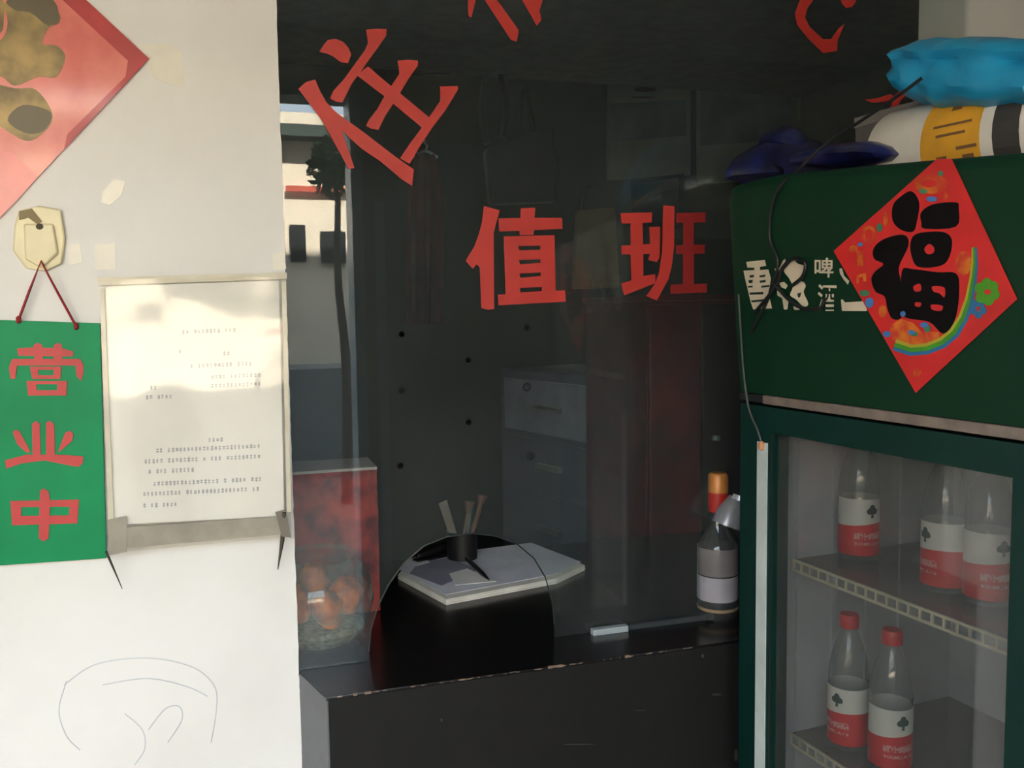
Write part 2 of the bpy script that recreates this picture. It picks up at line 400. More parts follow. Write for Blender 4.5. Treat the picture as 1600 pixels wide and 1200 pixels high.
# --- green hanging sign with three red characters
sg = empty('hanging_sign', wy(70, 875, -0.01), 0, 'green hanging board with three red characters on a red cord', 'sign')
green = mat('sign_green', (4, 142, 86), 0.5, var=0.08, scale=6, spec=0.25)
sred = mat('sign_red', (196, 58, 58), 0.5, var=0.06)
plate([[(-24, 499), (157, 505), (167, 871), (-24, 884)]], onwall(-0.006), NW, 0.006).build('board', green, sg, bev=0.001)
C1 = ((0, 500), 3.157)
SM = onwall(-0.0121)
ying = [[(85, 140), (165, 135), (310, 140), (362, 155), (360, 180), (90, 176)],
        [(165, 125), (185, 112), (208, 122), (212, 205), (170, 205)], [(265, 125), (285, 112), (305, 122), (310, 205), (265, 205)],
        [(60, 192), (395, 192), (412, 220), (412, 262), (400, 300), (378, 275), (372, 224), (85, 224), (76, 290), (52, 288), (45, 235)],
        ([(148, 230), (304, 230), (298, 290), (160, 290)], [[(188, 246), (266, 246), (264, 272), (190, 272)]]),
        ([(132, 300), (332, 300), (328, 372), (140, 372)], [[(180, 316), (284, 316), (282, 346), (182, 346)]])]
plate(TT(*C1, ying), SM, NW, 0.0012).build('character', sred, sg)
ye = [[(63, 552), (78, 540), (96, 548), (152, 652), (128, 652), (84, 610)], [(158, 512), (178, 498), (196, 510), (202, 672), (162, 672)],
      [(228, 505), (250, 498), (268, 515), (272, 672), (228, 672)], [(322, 556), (345, 545), (362, 560), (356, 596), (292, 652), (290, 640)],
      [(25, 692), (130, 664), (290, 664), (412, 672), (408, 706), (388, 724), (340, 716), (220, 692), (110, 706), (32, 732)]]
plate(TT(*C1, ye), SM, NW, 0.0012).build('character', sred, sg)
zh = [[(198, 842), (216, 830), (240, 845), (248, 890), (240, 1075), (216, 1092), (192, 1075), (196, 900)],
      ([(52, 892), (200, 890), (390, 885), (382, 1002), (60, 1012)], [[(105, 922), (345, 920), (340, 964), (105, 966)]])]
plate(TT(*C1, zh), SM, NW, 0.0012).build('character', sred, sg)
cord_m = mat('red_cord', (150, 26, 34), 0.6)
a, b, c = wy(64, 408, -0.018), wy(29, 500, -0.013), wy(119, 510, -0.013)
MB().tube([b, a.lerp(b, 0.5)+Vector((0, -0.002, 0)), a, a.lerp(c, 0.5)+Vector((0, -0.002, 0)), c], 0.0024, 6).build('cord', cord_m, sg, smooth=True)
for p in (b, c): MB().lathe([(0.001, -0.006), (0.004, -0.004), (0.0042, 0.004), (0.001, 0.007)], p, 8).build('knot', cord_m, sg, smooth=True)

# --- notice in a clear plastic sleeve
nt_ = empty('notice_holder', wy(310, 862, -0.01), 0, 'paper notice in a clear plastic sleeve taped beside the window', 'notice')
def sleeve(off):                               # leans out at the bottom
    top, bot = wy(300, 440, 0), wy(300, 862, 0)
    p0 = top+Vector((0, -0.004-off, 0)); d = (bot-top)+Vector((0, -0.042, 0))
    nn = Vector((0, -d.z*-1, 0)); nn = d.cross(Vector((1, 0, 0))).normalized()
    return lambda px, py: hit(px, py, p0, nn)
plate([[(165, 448), (436, 438), (444, 806), (178, 820)]], sleeve(0.001), NW, 0.0006).build('paper', paper_m, nt_)
ink = mat('faded_print', (176, 176, 182), 0.8); pr = MB(); prr = random.Random(11)
def marks(x0, x1, y, s=4.2, gap=1.9, slope=-0.045, drop=0.12):
    x = x0
    while x < x1:
        ww = s*prr.uniform(0.6, 1.0)
        if prr.random() > drop:
            yy = y+slope*(x-x0)
            for k in range(2):
                hh = prr.uniform(0.8, 1.4)
                oy = (-2.0 if k == 0 else 2.0)*prr.uniform(.5, 1)
                plate([[(x, yy+oy-hh), (x+ww, yy+oy-hh), (x+ww, yy+oy+hh), (x, yy+oy+hh)]], SLV, NW, 0.0003, pr)
            if prr.random() < .6: plate([[(x+ww*.4, yy-4.2), (x+ww*.62, yy-4.2), (x+ww*.62, yy+4.2), (x+ww*.4, yy+4.2)]], SLV, NW, 0.0003, pr)
        x += s+gap
SLV = sleeve(0.0017)
for x0, x1, y in ((285, 368, 519), (280, 288, 549), (349, 358, 552), (298, 395, 572), (330, 408, 589), (330, 408, 603), (235, 246, 606), (228, 270, 621), (320, 350, 688), (244, 403, 704), (226, 405, 721), (232, 302, 737), (240, 408, 756), (224, 404, 772), (224, 275, 790)):
    marks(x0, x1, y)
pr.build('print', ink, nt_)['kind'] = 'stuff'
plas = glassmat('sleeve_plastic', (0.97, 0.96, 0.93), rough=0.06, haze=0.05, hazecol=(.8, .76, .66), bump=0.22, bscale=3.2, gain=1.3)
# wavy sleeve front
vs, fs = [], []
NX, NZ = 14, 20
SL2 = sleeve(0.004)
for j in range(NZ+1):
    for i in range(NX+1):
        s, t = i/NX, j/NZ
        px = (155*(1-t)+170*t)*(1-s)+(447*(1-t)+455*t)*s
        py = (437*(1-s)+432*s)*(1-t)+(864*(1-s)+838*s)*t
        p = SL2(px, py); p = p+Vector((0, -0.0025*math.sin(s*math.pi)-0.0012*noise.noise(Vector((s*4, t*6, 0))), 0)); vs.append(p)
for j in range(NZ):
    for i in range(NX):
        q = j*(NX+1)+i; fs.append((q, q+1, q+NX+2, q+NX+1))
mk('sleeve_front', vs, fs, plas, nt_, smooth=True)
grey_t = mat('grey_tape', (150, 142, 126), 0.4, var=0.12, scale=20, coat=0.3)  # flat grey for the strips at the foot and corner of the sleeve
pale_t = mat('pale_tape', (206, 198, 174), 0.4, var=0.08, scale=20, coat=0.3)
ST = sleeve(0.0062)
plate([[(172, 826), (445, 806), (446, 834), (176, 858)]], ST, NW, 0.001).build('bottom_tape', grey_t, nt_)
plate([[(152, 434), (448, 426), (448, 436), (154, 446)]], sleeve(0.003), NW, 0.002).build('top_tape', pale_t, nt_)
plate([[(440, 440), (447, 440), (455, 800), (448, 800)]], ST, NW, 0.001).build('side_tape', pale_t, nt_)
plate([[(156, 450), (163, 450), (178, 822), (170, 840)]], ST, NW, 0.001).build('side_tape', pale_t, nt_)
plate([[(168, 812), (198, 806), (198, 862), (170, 868)]], sleeve(0.0072), NW, 0.001).build('corner_tape', grey_t, nt_)
plate([[(430, 800), (446, 796), (455, 840), (440, 838)]], sleeve(0.0072), NW, 0.001).build('corner_tape', mat('dark_tape', (112, 104, 92), 0.5), nt_)
dk = mat('dark_strap', (70, 62, 54), 0.6)
MB().tube([sleeve(0.007)(166, 862), wy(176, 885, -0.035), wy(191, 920, -0.02)], [0.0025, 0.002, 0.0007], 6).build('loose_strap', dk, nt_)
MB().tube([sleeve(0.008)(444, 800), wy(441, 845, -0.035), wy(434, 890, -0.02)], [0.004, 0.004, 0.0007], 6).build('loose_strap', dk, nt_)

# ================================================================ RED LETTERS ON THE GLASS
vin = mat('red_vinyl', (196, 54, 46), 0.5, var=0.06, scale=10)
vin2 = mat('red_vinyl_deep', (136, 26, 26), 0.5, var=0.06)
GM = onwall(GY0)
def letter(polys, label, parts=None):
    o = plate(polys, GM, NW, 0.0006).build('character_sticker', vin)
    return tag(o, label, 'lettering', 'red characters stuck on the glass')
A = ((440, 0), 4.0)
letter(TT(*A, [
    [(235, 325), (262, 282), (290, 250), (340, 243), (385, 262), (418, 300), (435, 340), (415, 395), (370, 390), (325, 355), (285, 335)],
    [(528, 187), (590, 180), (657, 182), (652, 225), (600, 300), (545, 375), (490, 455), (440, 520), (410, 580), (380, 640), (340, 635), (303, 615), (322, 570), (385, 500), (430, 440), (480, 370), (520, 315), (540, 268)],
    [(470, 470), (540, 415), (620, 485), (930, 740), (880, 800), (640, 600)],
    [(725, 380), (790, 374), (852, 380), (850, 412), (795, 490), (742, 580), (690, 660), (650, 720), (604, 812), (560, 805), (528, 785), (545, 750), (600, 680), (632, 620), (680, 545), (737, 460)],
    [(990, 542), (1100, 538), (1102, 560), (1020, 695), (940, 800), (860, 920), (800, 1025), (740, 990), (800, 900), (860, 820), (920, 735), (992, 630)],
    [(105, 557), (150, 515), (210, 498), (240, 570), (280, 640), (340, 700), (390, 740), (510, 825), (640, 925), (740, 1000), (826, 1060), (815, 1162), (750, 1120), (620, 1010), (500, 930), (375, 815), (415, 930), (455, 1050), (420, 1057), (350, 930), (290, 820), (250, 750), (190, 670)]]),
    'large tilted red character sticker at the upper left of the glass')
B = ((430, 0), 2.4)
letter(TT(*B, [[(715, -130), (765, -120), (752, 0), (735, 66), (724, 60), (722, 0)],
    [(700, -130), (760, -110), (832, 0), (914, 115), (905, 157), (884, 150), (785, 0)],
    [(870, -130), (1000, -130), (1003, 0), (990, 40), (998, 75), (980, 97), (960, 60), (922, -5)]]),
    'red character sticker cut off by the top edge of the photo, second of the arc')
Cc = ((1130, 0), 3.334)
letter(TT(*Cc, [[(410, -150), (480, -150), (470, 0), (440, 40), (425, 90), (450, 140), (520, 205), (560, 205), (600, 150), (632, 122), (595, 212), (592, 266), (520, 277), (440, 200), (385, 130), (372, 70), (400, 0)],
    [(600, -30), (690, -30), (690, 8), (670, 36), (640, 42), (618, 20)]]),
    'curved red character sticker cut off above the turquoise pack')
letter(TT(*Cc, [[(735, 520), (800, 512), (870, 490), (890, 500), (850, 530), (780, 536)],
    [(860, 590), (895, 495), (960, 442), (990, 455), (1060, 540), (1150, 600), (1060, 600), (1005, 560), (965, 485), (925, 520), (895, 592)]]),
    'red character sticker half hidden behind the turquoise pack')
D = ((720, 310), 4.0)
letter(TT(*D, [[(145, 48), (243, 75), (222, 150), (205, 215), (208, 690), (170, 696), (128, 685), (118, 430), (98, 412), (75, 440), (30, 390), (85, 300), (110, 230), (130, 160)],
    [(235, 125), (372, 123), (375, 62), (465, 58), (460, 122), (632, 122), (635, 190), (458, 198), (452, 228), (368, 230), (366, 203), (240, 207)],
    ([(268, 238), (585, 230), (592, 592), (280, 605)], [[(358, 298), (498, 295), (495, 322), (365, 325)], [(362, 385), (498, 380), (498, 403), (370, 412)], [(365, 470), (500, 462), (500, 485), (372, 497)], [(368, 560), (508, 553), (505, 580), (372, 588)]]),
    [(232, 602), (650, 574), (655, 645), (235, 668)]]), 'upright red character sticker left of the pair at mid height')
ban = empty('character_sticker', wy(1035, 470, GY0), 0, 'upright red two-tone character sticker right of the pair, beside the fridge', 'lettering', 'red characters stuck on the glass')
plate(TT(*D, [[(998, 92), (1195, 88), (1192, 150), (1135, 153), (1138, 288), (1240, 280), (1240, 345), (1140, 348), (1140, 485), (1215, 473), (1215, 530), (1020, 607), (1003, 532), (1066, 512), (1060, 350), (1004, 350), (1004, 296), (1062, 292), (1060, 156), (1004, 158)],
    [(1178, 180), (1245, 178), (1242, 370), (1225, 397), (1170, 385), (1185, 340)],
    [(1265, 45), (1335, 48), (1332, 300), (1318, 420), (1296, 505), (1225, 638), (1158, 610), (1210, 540), (1238, 470), (1258, 330)]]), GM, NW, 0.0006).build('strokes', vin, ban)
plate(TT(*D, [[(1345, 92), (1530, 88), (1528, 150), (1456, 152), (1456, 290), (1527, 288), (1522, 345), (1456, 347), (1456, 535), (1537, 533), (1537, 588), (1308, 597), (1310, 540), (1388, 536), (1388, 347), (1345, 348), (1345, 293), (1390, 291), (1390, 152), (1345, 152)]]), GM, NW, 0.0006).build('dark_strokes', vin2, ban)

# ================================================================ ON THE COUNTER
# aluminium channel pieces holding the foot of the glass
alu = mat('aluminium', (150, 156, 160), 0.35, metal=0.8, var=0.05)
x0, x1 = wz(905, 975, zc).x, wz(1085, 948, zc).x
ch = empty('glass_channel', ((x0+x1)/2, 0.0, zc), 0, 'short metal channel at the foot of the glass', 'channel')
MB().box((x0+0.085, -0.003, zc), (x1, 0.006, zc+0.010)).build('channel_bar', mat('dull_alu', (78, 84, 88), 0.5, metal=0.5), ch)
MB().box((x0, -0.012, zc), (x0+0.08, 0.004, zc+0.013)).build('end_piece', mat('bright_alu', (190, 200, 204), 0.35, metal=0.2), ch, bev=0.001)

# paper pile inside, reached through the opening
def slab(pts, z0, z1, mt, name, parent=None, jitter=0):
    n = len(pts)
    b = [Vector((p[0], p[1], z0)) for p in pts]; t = [Vector((p[0], p[1], z1)) for p in pts]
    return mk(name, b+t, [tuple(range(n))[::-1], tuple(range(n, 2*n))]+[(k, (k+1) % n, n+(k+1) % n, n+k) for k in range(n)], mt, parent)
lp = mat('ledger_paper', (226, 228, 238), 0.65, var=0.05)
lp2 = mat('ledger_edge', (236, 232, 224), 0.7, var=0.1)
cov = mat('grey_cover', (150, 150, 164), 0.55, var=0.06)
def q(pts, z): return [(wz(x, y, z).x, wz(x, y, z).y) for x, y in pts]
bk = empty('open_ledger', (wz(770, 900, zc).x, wz(770, 900, zc).y, zc), 0, 'open ledger of white sheets seen through the pay opening', 'book')
big = q([(697, 938), (870, 905), (914, 884), (832, 850), (640, 878), (622, 898)], zc+0.012)
for k in range(6):
    g = 1+0.004*math.sin(k*2.1); cx = sum(p[0] for p in big)/6; cy = sum(p[1] for p in big)/6
    slab([(cx+(p[0]-cx)*g, cy+(p[1]-cy)*g) for p in big], zc+0.0005+k*0.0023, zc+0.0024+k*0.0023, lp2, 'page_block', bk)
slab(q([(697, 929), (868, 897), (908, 878), (830, 848), (640, 872), (625, 890)], zc+0.015), zc+0.0143, zc+0.0152, lp, 'top_page', bk)
o = slab(q([(640, 896), (690, 915), (748, 890), (700, 872), (655, 878)], zc+0.016), zc+0.0156, zc+0.0166, cov, 'loose_leaf'); tag(o, 'grey leaf lying on the left page of the ledger', 'paper')
o = slab(q([(702, 896), (730, 888), (775, 908), (712, 914)], zc+0.018), zc+0.0170, zc+0.0180, paper_m, 'paper_slip'); tag(o, 'bright white slip lying on the open ledger by the pen', 'paper')
o = slab(q([(645, 872), (655, 868), (672, 878), (650, 884)], zc+0.018), zc+0.0170, zc+0.0182, paper_m, 'paper_slip'); tag(o, 'small white scrap at the far left corner of the ledger', 'paper')
blk = mat('black_plastic', (14, 14, 16), 0.35, coat=0.2)
a, b = wz(722, 866, zc+0.024), wz(764, 906, zc+0.021)
pn = empty('ballpoint_pen', b, 0, 'black pen lying across the open ledger', 'pen')
MB().tube([a, a.lerp(b, 0.8), b], [0.006, 0.0058, 0.0015], 10).build('barrel', blk, pn, smooth=True)
MB().tube([a+Vector((0, 0, 0.006)), a.lerp(b, 0.3)+Vector((0, 0, 0.007))], 0.0012, 6).build('clip', alu, pn)
# black stapler behind the pen
c = wz(676, 870, zc+0.02); stp = empty('stapler', (c.x, c.y, zc+0.0155), R(20), 'black stapler behind the pen at the edge of the ledger', 'stapler')
MB().box((-0.055, -0.014, 0), (0.055, 0.014, 0.006)).build('base', blk, stp, local=True, bev=0.002)
MB().add([(-.055, -.013, .012), (.055, -.013, .02), (.055, .013, .02), (-.055, .013, .012), (-.052, -.011, .024), (.05, -.011, .04), (.05, .011, .04), (-.052, .011, .024)], [(0,3,2,1),(4,5,6,7),(0,1,5,4),(1,2,6,5),(2,3,7,6),(3,0,4,7)]).build('arm', blk, stp, local=True, bev=0.004)
MB().box((0.035, -0.01, 0.0061), (0.055, 0.01, 0.0195)).build('hinge', blk, stp, local=True)

# glass bowl with orange contents, at the left behind the glass
c = wy(500, 1000, 0.145)
bowl = empty('fish_bowl', (c.x, 0.145, zc), 0, 'round glass bowl with orange contents behind the left of the glass', 'bowl')
prof = [(0.055, 0.0), (0.075, 0.006), (0.10, 0.04), (0.112, 0.085), (0.108, 0.125), (0.09, 0.16), (0.072, 0.178), (0.08, 0.186)]
bg_m = glassmat('bowl_glass', (0.86, 0.9, 0.88), haze=0.10, hazecol=(.55, .62, .55), gain=1.2)
MB().lathe(prof, (0, 0, 0.001), 36, cap=False).build('bowl_wall', bg_m, bowl, local=True, smooth=True)
MB().lathe([(0.002, 0.006), (0.07, 0.010), (0.092, 0.036), (0.085, 0.044), (0.03, 0.052), (0.002, 0.05)], (0, 0, 0), 28).build('gravel', mat('pale_gravel', (150, 148, 128), 0.8, var=0.3, scale=90, bump=.4), bowl, local=True, smooth=True)
org = mat('orange_decor', (240, 112, 24), 0.5, var=0.35, scale=30, col2=(150, 60, 20)); br = random.Random(5)
for k, (x, y, z, r) in enumerate([(-0.045, -0.04, 0.098, .036), (0.008, -0.055, 0.09, .034), (0.052, -0.02, 0.10, .038), (-0.01, 0.025, 0.12, .042), (-0.055, 0.03, 0.09, .03), (0.02, -0.045, 0.055, .022)]):
    mb = MB(); pr_ = [(0.002, -r), (r*.55, -r*.75), (r*.9, -r*.2), (r*.95, r*.25), (r*.6, r*.75), (0.002, r*1.05)]
    mb.lathe(pr_, (0, 0, 0), 14)
    mb.v = [Vector((v.x*(1+.35*noise.noise(v*40+Vector((k, 0, 0)))), v.y*(1+.3*noise.noise(v*38)), v.z*(1.1+.3*noise.noise(v*30+Vector((0, k, 0)))))) + Vector((x, y, z)) for v in mb.v]
    mb.build('orange_piece', org, bowl, local=True, smooth=True)
# red cloth-covered box behind the bowl
rc = mat('red_cloth', (190, 52, 44), 0.75, var=0.3, scale=14, col2=(96, 18, 32), bump=.3, bscale=30)
x0, x1 = wy(440, 800, 0.30).x, wy(590, 800, 0.30).x; zt = wy(530, 735, 0.30).z
rb = empty('red_box', ((x0+x1)/2, 0.36, zc), 0, 'red cloth-wrapped box standing behind the glass bowl', 'box')
NZ = 16; vs, fs = [], []
MB().box((x0+.004, 0.306, zc), (x1-.004, 0.43, zt-.004)).build('box_body', rc, rb)
vs = []; NXX = 16
for j in range(NZ+1):
    for i in range(NXX+1):
        s, t = i/NXX, j/NZ
        vs.append((x0+(x1-x0)*s, 0.300-0.007*abs(math.sin(s*9+t*3)), zc+0.002+(zt-zc-.002)*t))
fs = [(j*(NXX+1)+i, j*(NXX+1)+i+1, (j+1)*(NXX+1)+i+1, (j+1)*(NXX+1)+i) for j in range(NZ) for i in range(NXX)]
mk('cloth', vs, fs, rc, rb, smooth=True)
MB().box((x0, 0.292, zt-0.002), (x1, 0.435, zt+0.004)).build('lid', mat('lid_edge', (188, 176, 172), 0.4), rb)

# pen pot with tools behind the ledger
c = wy(722, 850, 0.61); pot = empty('pen_pot', (c.x, 0.61, zc), 0, 'dark pot of pens and a pale ruler behind the ledger', 'pen pot')
MB().lathe([(0.036, 0), (0.04, 0.004), (0.042, 0.09), (0.039, 0.09), (0.036, 0.008), (0.002, 0.008)], (0, 0, 0), 20).build('pot', mat('pot_dark', (16, 14, 16), 0.5), pot, local=True, smooth=True)
beige = mat('beige_stick', (112, 102, 94), 0.6)
MB().add([(-.020, -.002, .03), (.0, -.002, .03), (.0, .002, .03), (-.020, .002, .03), (-.062, -.002, .168), (-.040, -.002, .176), (-.040, .002, .176), (-.062, .002, .168)], [(0,3,2,1),(4,5,6,7),(0,1,5,4),(1,2,6,5),(2,3,7,6),(3,0,4,7)]).build('ruler', beige, pot, local=True)
MB().tube([(0.005, 0, .03), (0.03, 0.005, .15)], .006, 8).build('pen', mat('teal_pen', (48, 70, 74), .5), pot, local=True)
MB().tube([(0.0, 0.01, .03), (0.022, 0.01, .13), (.026, .01, .165)], [.006, .008, .014], 8).build('brush', mat('brush_brown', (104, 74, 58), .6), pot, local=True)
MB().tube([(0.01, -0.01, .03), (0.05, -0.01, .16), (.056, -.01, .185)], [.005, .007, .016], 8).build('brush', mat('brush_umber', (96, 60, 44), .6), pot, local=True)

# liquor bottle and tipped cap near the fridge
c = wz(1121, 962, zc); lb = empty('liquor_bottle', (c.x, c.y, zc), R(-30), 'liquor bottle with a red and gold cap between post and fridge', 'bottle')
def pxm(p): return (p-CAM).dot(fw)/F
u = pxm(c)
cl = glassmat('liquor_glass', (0.5, 0.52, 0.52), haze=0.12, hazecol=(.35, .35, .36), gain=1.5)
rw = 31*u
MB().lathe([(rw*.9, 0), (rw, .006), (rw, 110*u), (rw*.85, 122*u), (rw*.45, 140*u), (rw*.42, 175*u), (rw*.45, 178*u)], (0, 0, 0), 20).build('bottle_glass', cl, lb, local=True, smooth=True)
MB().lathe([(rw*1.02, 30*u), (rw*1.02, 68*u)], (0, 0, 0), 20, cap=False).build('label', mat('liquor_label', (168, 164, 172), .5), lb, local=True, smooth=True)
MB().lathe([(rw*1.02, 70*u), (rw*1.02, 112*u)], (0, 0, 0), 20, cap=False).build('label', mat('liquor_label_upper', (118, 112, 112), .5), lb, local=True, smooth=True)
MB().lathe([(rw*1.02, 14*u), (rw*1.02, 19*u)], (0, 0, 0), 20, cap=False).build('label', mat('liquor_line', (150, 128, 100), .5), lb, local=True, smooth=True)
MB().lathe([(rw*.48, 166*u), (rw*.5, 196*u)], (0, 0, 0), 16, cap=False).build('cap_band', mat('cap_red', (176, 40, 34), .4), lb, local=True, smooth=True)
MB().lathe([(rw*.5, 196*u), (rw*.5, 222*u), (rw*.4, 226*u), (.001, 227*u)], (0, 0, 0), 16).build('cap', mat('cap_gold', (196, 128, 66), .4, metal=.2), lb, local=True, smooth=True)
c2 = wy(1143, 800, c.y-0.05); tg = empty('metal_lid', c2, 0, 'tilted pale metal lid hanging beside the liquor bottle', 'lid')
o = MB(); dirv = Vector((0.4, -0.1, 0.9)).normalized()
o.tube([c2+Vector((-.014, 0, -.028)), c2+Vector((-.004, 0, -.004)), c2+Vector((.012, 0, .03))], [.030, .029, .016], 14)
o.build('cup', mat('lid_grey', (150, 150, 156), .3, metal=.3), tg, smooth=True)
o = MB().tube([c2+Vector((.010, -.012, .026)), c2+Vector((.014, -.012, .036))], [.017, .016], 12); o.build('rim', mat('lid_rim', (214, 220, 226), .2, metal=.5), tg, smooth=True)
o = MB().tube([c2+Vector((.02, 0, .02)), c2+Vector((.10, .02, -.02))], .008, 8); o.build('handle', blk, tg, smooth=True)

# ================================================================ FRIDGE
far_ang = R(4.4)
U = Vector((math.sin(far_ang), -math.cos(far_ang), 0)); FN = Vector((-math.cos(far_ang), -math.sin(far_ang), 0))
FO = wy(1155, 900, -0.22); FO.z = 0
FRZ = math.atan2(U.y, U.x)
fr = empty('drinks_fridge', FO, FRZ, 'green glass-door drinks fridge with white characters on its header', 'fridge')
FI = MW[fr].inverted()
def fl_(px, py, y=0.0):                       # pixel -> fridge frame, on the plane y = const
    return FI @ hit(px, py, FO - FN*y, FN)
def fx_(px, py, x):                           # pixel -> fridge frame, on the plane x = const
    return FI @ hit(px, py, FO + U*x, U)
WD = 0.66; DP = 0.54
ZH0 = fl_(1160, 612).z                        # foot of header
pt = fx_(1140, 330, 0.0); tilt = pt.y; ZH1 = pt.z
topz = [fl_(x, y, tilt) for x, y in ((1165, 283), (1190, 274), (1379, 255), (1600, 236))]
HN = Vector((0, -(ZH1-ZH0), tilt)).normalized()   # header normal in the fridge frame
HP = Vector((0, 0, ZH0))
def hmap(off=0.0):
    nW = (MW[fr].to_3x3() @ HN); pW = MW[fr] @ (HP + HN*off)
    return lambda px, py: FI @ hit(px, py, pW, nW)
fgreen = mat('fridge_header_green', (6, 46, 27), 0.5, var=0.06, scale=5, spec=0.2)
dgreen = mat('fridge_door_green', (2, 42, 36), 0.45, var=0.06, spec=0.25)
fwhite = mat('fridge_liner', (172, 178, 182), 0.5, var=0.04)
dark = mat('fridge_gap', (12, 14, 14), 0.7)
trimb = mat('fridge_strip', (124, 110, 100), 0.5, var=0.15, scale=30)
# header: lofted shell, crown sagging towards the near end
xs = [0.0, 0.006, 0.02]+[0.06+i*(WD-0.06)/8 for i in range(9)]
def zt_at(x):
    pts = [(t.x, t.z) for t in topz]
    if x <= pts[0][0]: return pts[0][1]-0.0
    for (a, za), (b, zb_) in zip(pts, pts[1:]):
        if x <= b: return za+(zb_-za)*(x-a)/(b-a)
    (a, za), (b, zb_) = pts[-2:]
    return zb_+(zb_-za)/(b-a)*(x-b)
vs, fs = [], []; rows = []
for i, x in enumerate(xs):
    zt = zt_at(x) - (0.012 if i == 0 else 0.003 if i == 1 else 0)
    sl_ = tilt/(ZH1-ZH0)
    rr = 0.018
    prof = [(0.0, ZH0)]+[(sl_*(z-ZH0), z) for z in (ZH0+.1, ZH0+.2, zt-rr)]
    ytop = sl_*(zt-rr-ZH0)
    prof += [(ytop+rr*(1-math.cos(a)), zt-rr+rr*math.sin(a)) for a in (R(30), R(60), R(90))]+[(ytop+0.08, zt), (ytop+0.08, ZH0)]
    rows.append([Vector((x, y, z)) for y, z in prof])
np_ = len(rows[0])
for r_ in rows: vs += r_
for i in range(len(xs)-1):
    for k in range(np_): fs.append((i*np_+k, (i+1)*np_+k, (i+1)*np_+(k+1) % np_, i*np_+(k+1) % np_))
fs += [tuple(range(np_)), tuple((len(xs)-1)*np_+k for k in range(np_))[::-1]]
mk('header', vs, fs, fgreen, fr, local=True, smooth=True)
hdr = [o for o in fr.children if o.name.startswith('header')][0]
FT = min(zt_at(x) for x in (0.03, 0.2, 0.4, WD))-0.014                                # roof of the body behind the header
def fbox(a, b): return MB().box(a, b)
# body shell (open front)
t_ = 0.035
mb = MB().box((0, 0.045, 0.10), (t_, DP, FT)).box((WD-t_, 0.045, 0.10), (WD, DP, FT)).box((t_, DP-t_, 0.10), (WD-t_, DP, FT)).box((t_, 0.045, 0.10), (WD-t_, DP-t_, 0.16)).box((t_, 0.082, ZH0-0.02), (WD-t_, DP-t_, FT))
mb.build('cabinet_body', dgreen, fr, local=True)
li = MB()
tl = t_+0.004
zi0, zi1 = 0.165, ZH0-0.025
li.add([(tl, .046, zi0), (tl, DP-t_-.004, zi0), (WD-tl, DP-t_-.004, zi0), (WD-tl, .046, zi0), (tl, .046, zi1), (tl, DP-t_-.004, zi1), (WD-tl, DP-t_-.004, zi1), (WD-tl, .046, zi1)], [(0, 1, 5, 4), (1, 2, 6, 5), (2, 3, 7, 6), (0, 3, 2, 1), (4, 5, 6, 7)])
li.build('liner', fwhite, fr, local=True)
for k in range(4):
    y = .10+.085*k
    MB().box((tl+.0005, y, zi0), (tl+.006, y+.012, zi1)).build('liner_rib', fwhite, fr, local=True)
for y in (.12, .4):                                                    # shelf rails on the near side
    MB().box((WD-tl-.01, y, zi0), (WD-tl-.001, y+.03, zi1)).build('shelf_upright', mat('upright', (150, 140, 128), .5), fr, local=True)
MB().box((0.03, 0.05, 0), (WD-.03, DP-.03, .0995)).build('plinth', dark, fr, local=True)
# strip between header and door
a = fl_(1194, 620); MB().box((a.x, -.004, ZH0-.017), (WD, .03, ZH0-.001)).build('trim_strip', trimb, fr, local=True, bev=.002)
MB().box((0.001, -.002, ZH0-.015), (a.x-.001, .03, ZH0-.002)).build('hinge_block', dark, fr, local=True)
# door
door = empty('door', (0, 0, 0)); door.parent = fr; MW[door] = MW[fr].copy()
zd1 = ZH0-.022; zd0 = .17
wl = fl_(1203, 690).x; wr = fl_(1579, 850).x; wt = fl_(1300, 694).z; wb = .25
print('fridge', FO, 'W', WD, 'ZH0', ZH0, 'ZH1', ZH1, 'tilt', tilt, 'win', wl, wr, wt, 'FT', FT)
dd = .042
MB().box((0.001, 0, zd0), (wl, dd, zd1)).box((wr, 0, zd0), (WD-.001, dd, zd1)).box((wl, 0, wt), (wr, dd, zd1)).box((wl, 0, zd0), (wr, dd, wb)).build('door_frame', dgreen, door, local=True)
a0, a1 = fl_(1183, 900).x, fl_(1198, 900).x; zs_ = fl_(1188, 690).z
MB().box((a0, -.0025, wb), (a1, .0005, zs_)).build('white_strip', mat('white_edge', (196, 206, 204), .5), door, local=True)
MB().box((a1+.001, .002, wb), (wl, .01, wt)).build('gasket', mat('gasket', (44, 62, 58), .6), door, local=True)
MB().box((wl+.0005, .018, wb+.0005), (wr-.0005, .023, wt-.0005)).build('door_glass', glassmat('fridge_glass', (0.80, 0.80, 0.79), haze=.035, hazecol=(.6, .6, .58)), door, local=True)
c = fl_(1190, 697, -.004)
o = MB().lathe([(.001, -.008), (.006, -.006), (.0065, .004), (.003, .009)], (c.x, c.y, c.z), 10); o.build('orange_plug', mat('plug_orange', (196, 132, 88), .5), door, local=True, smooth=True)
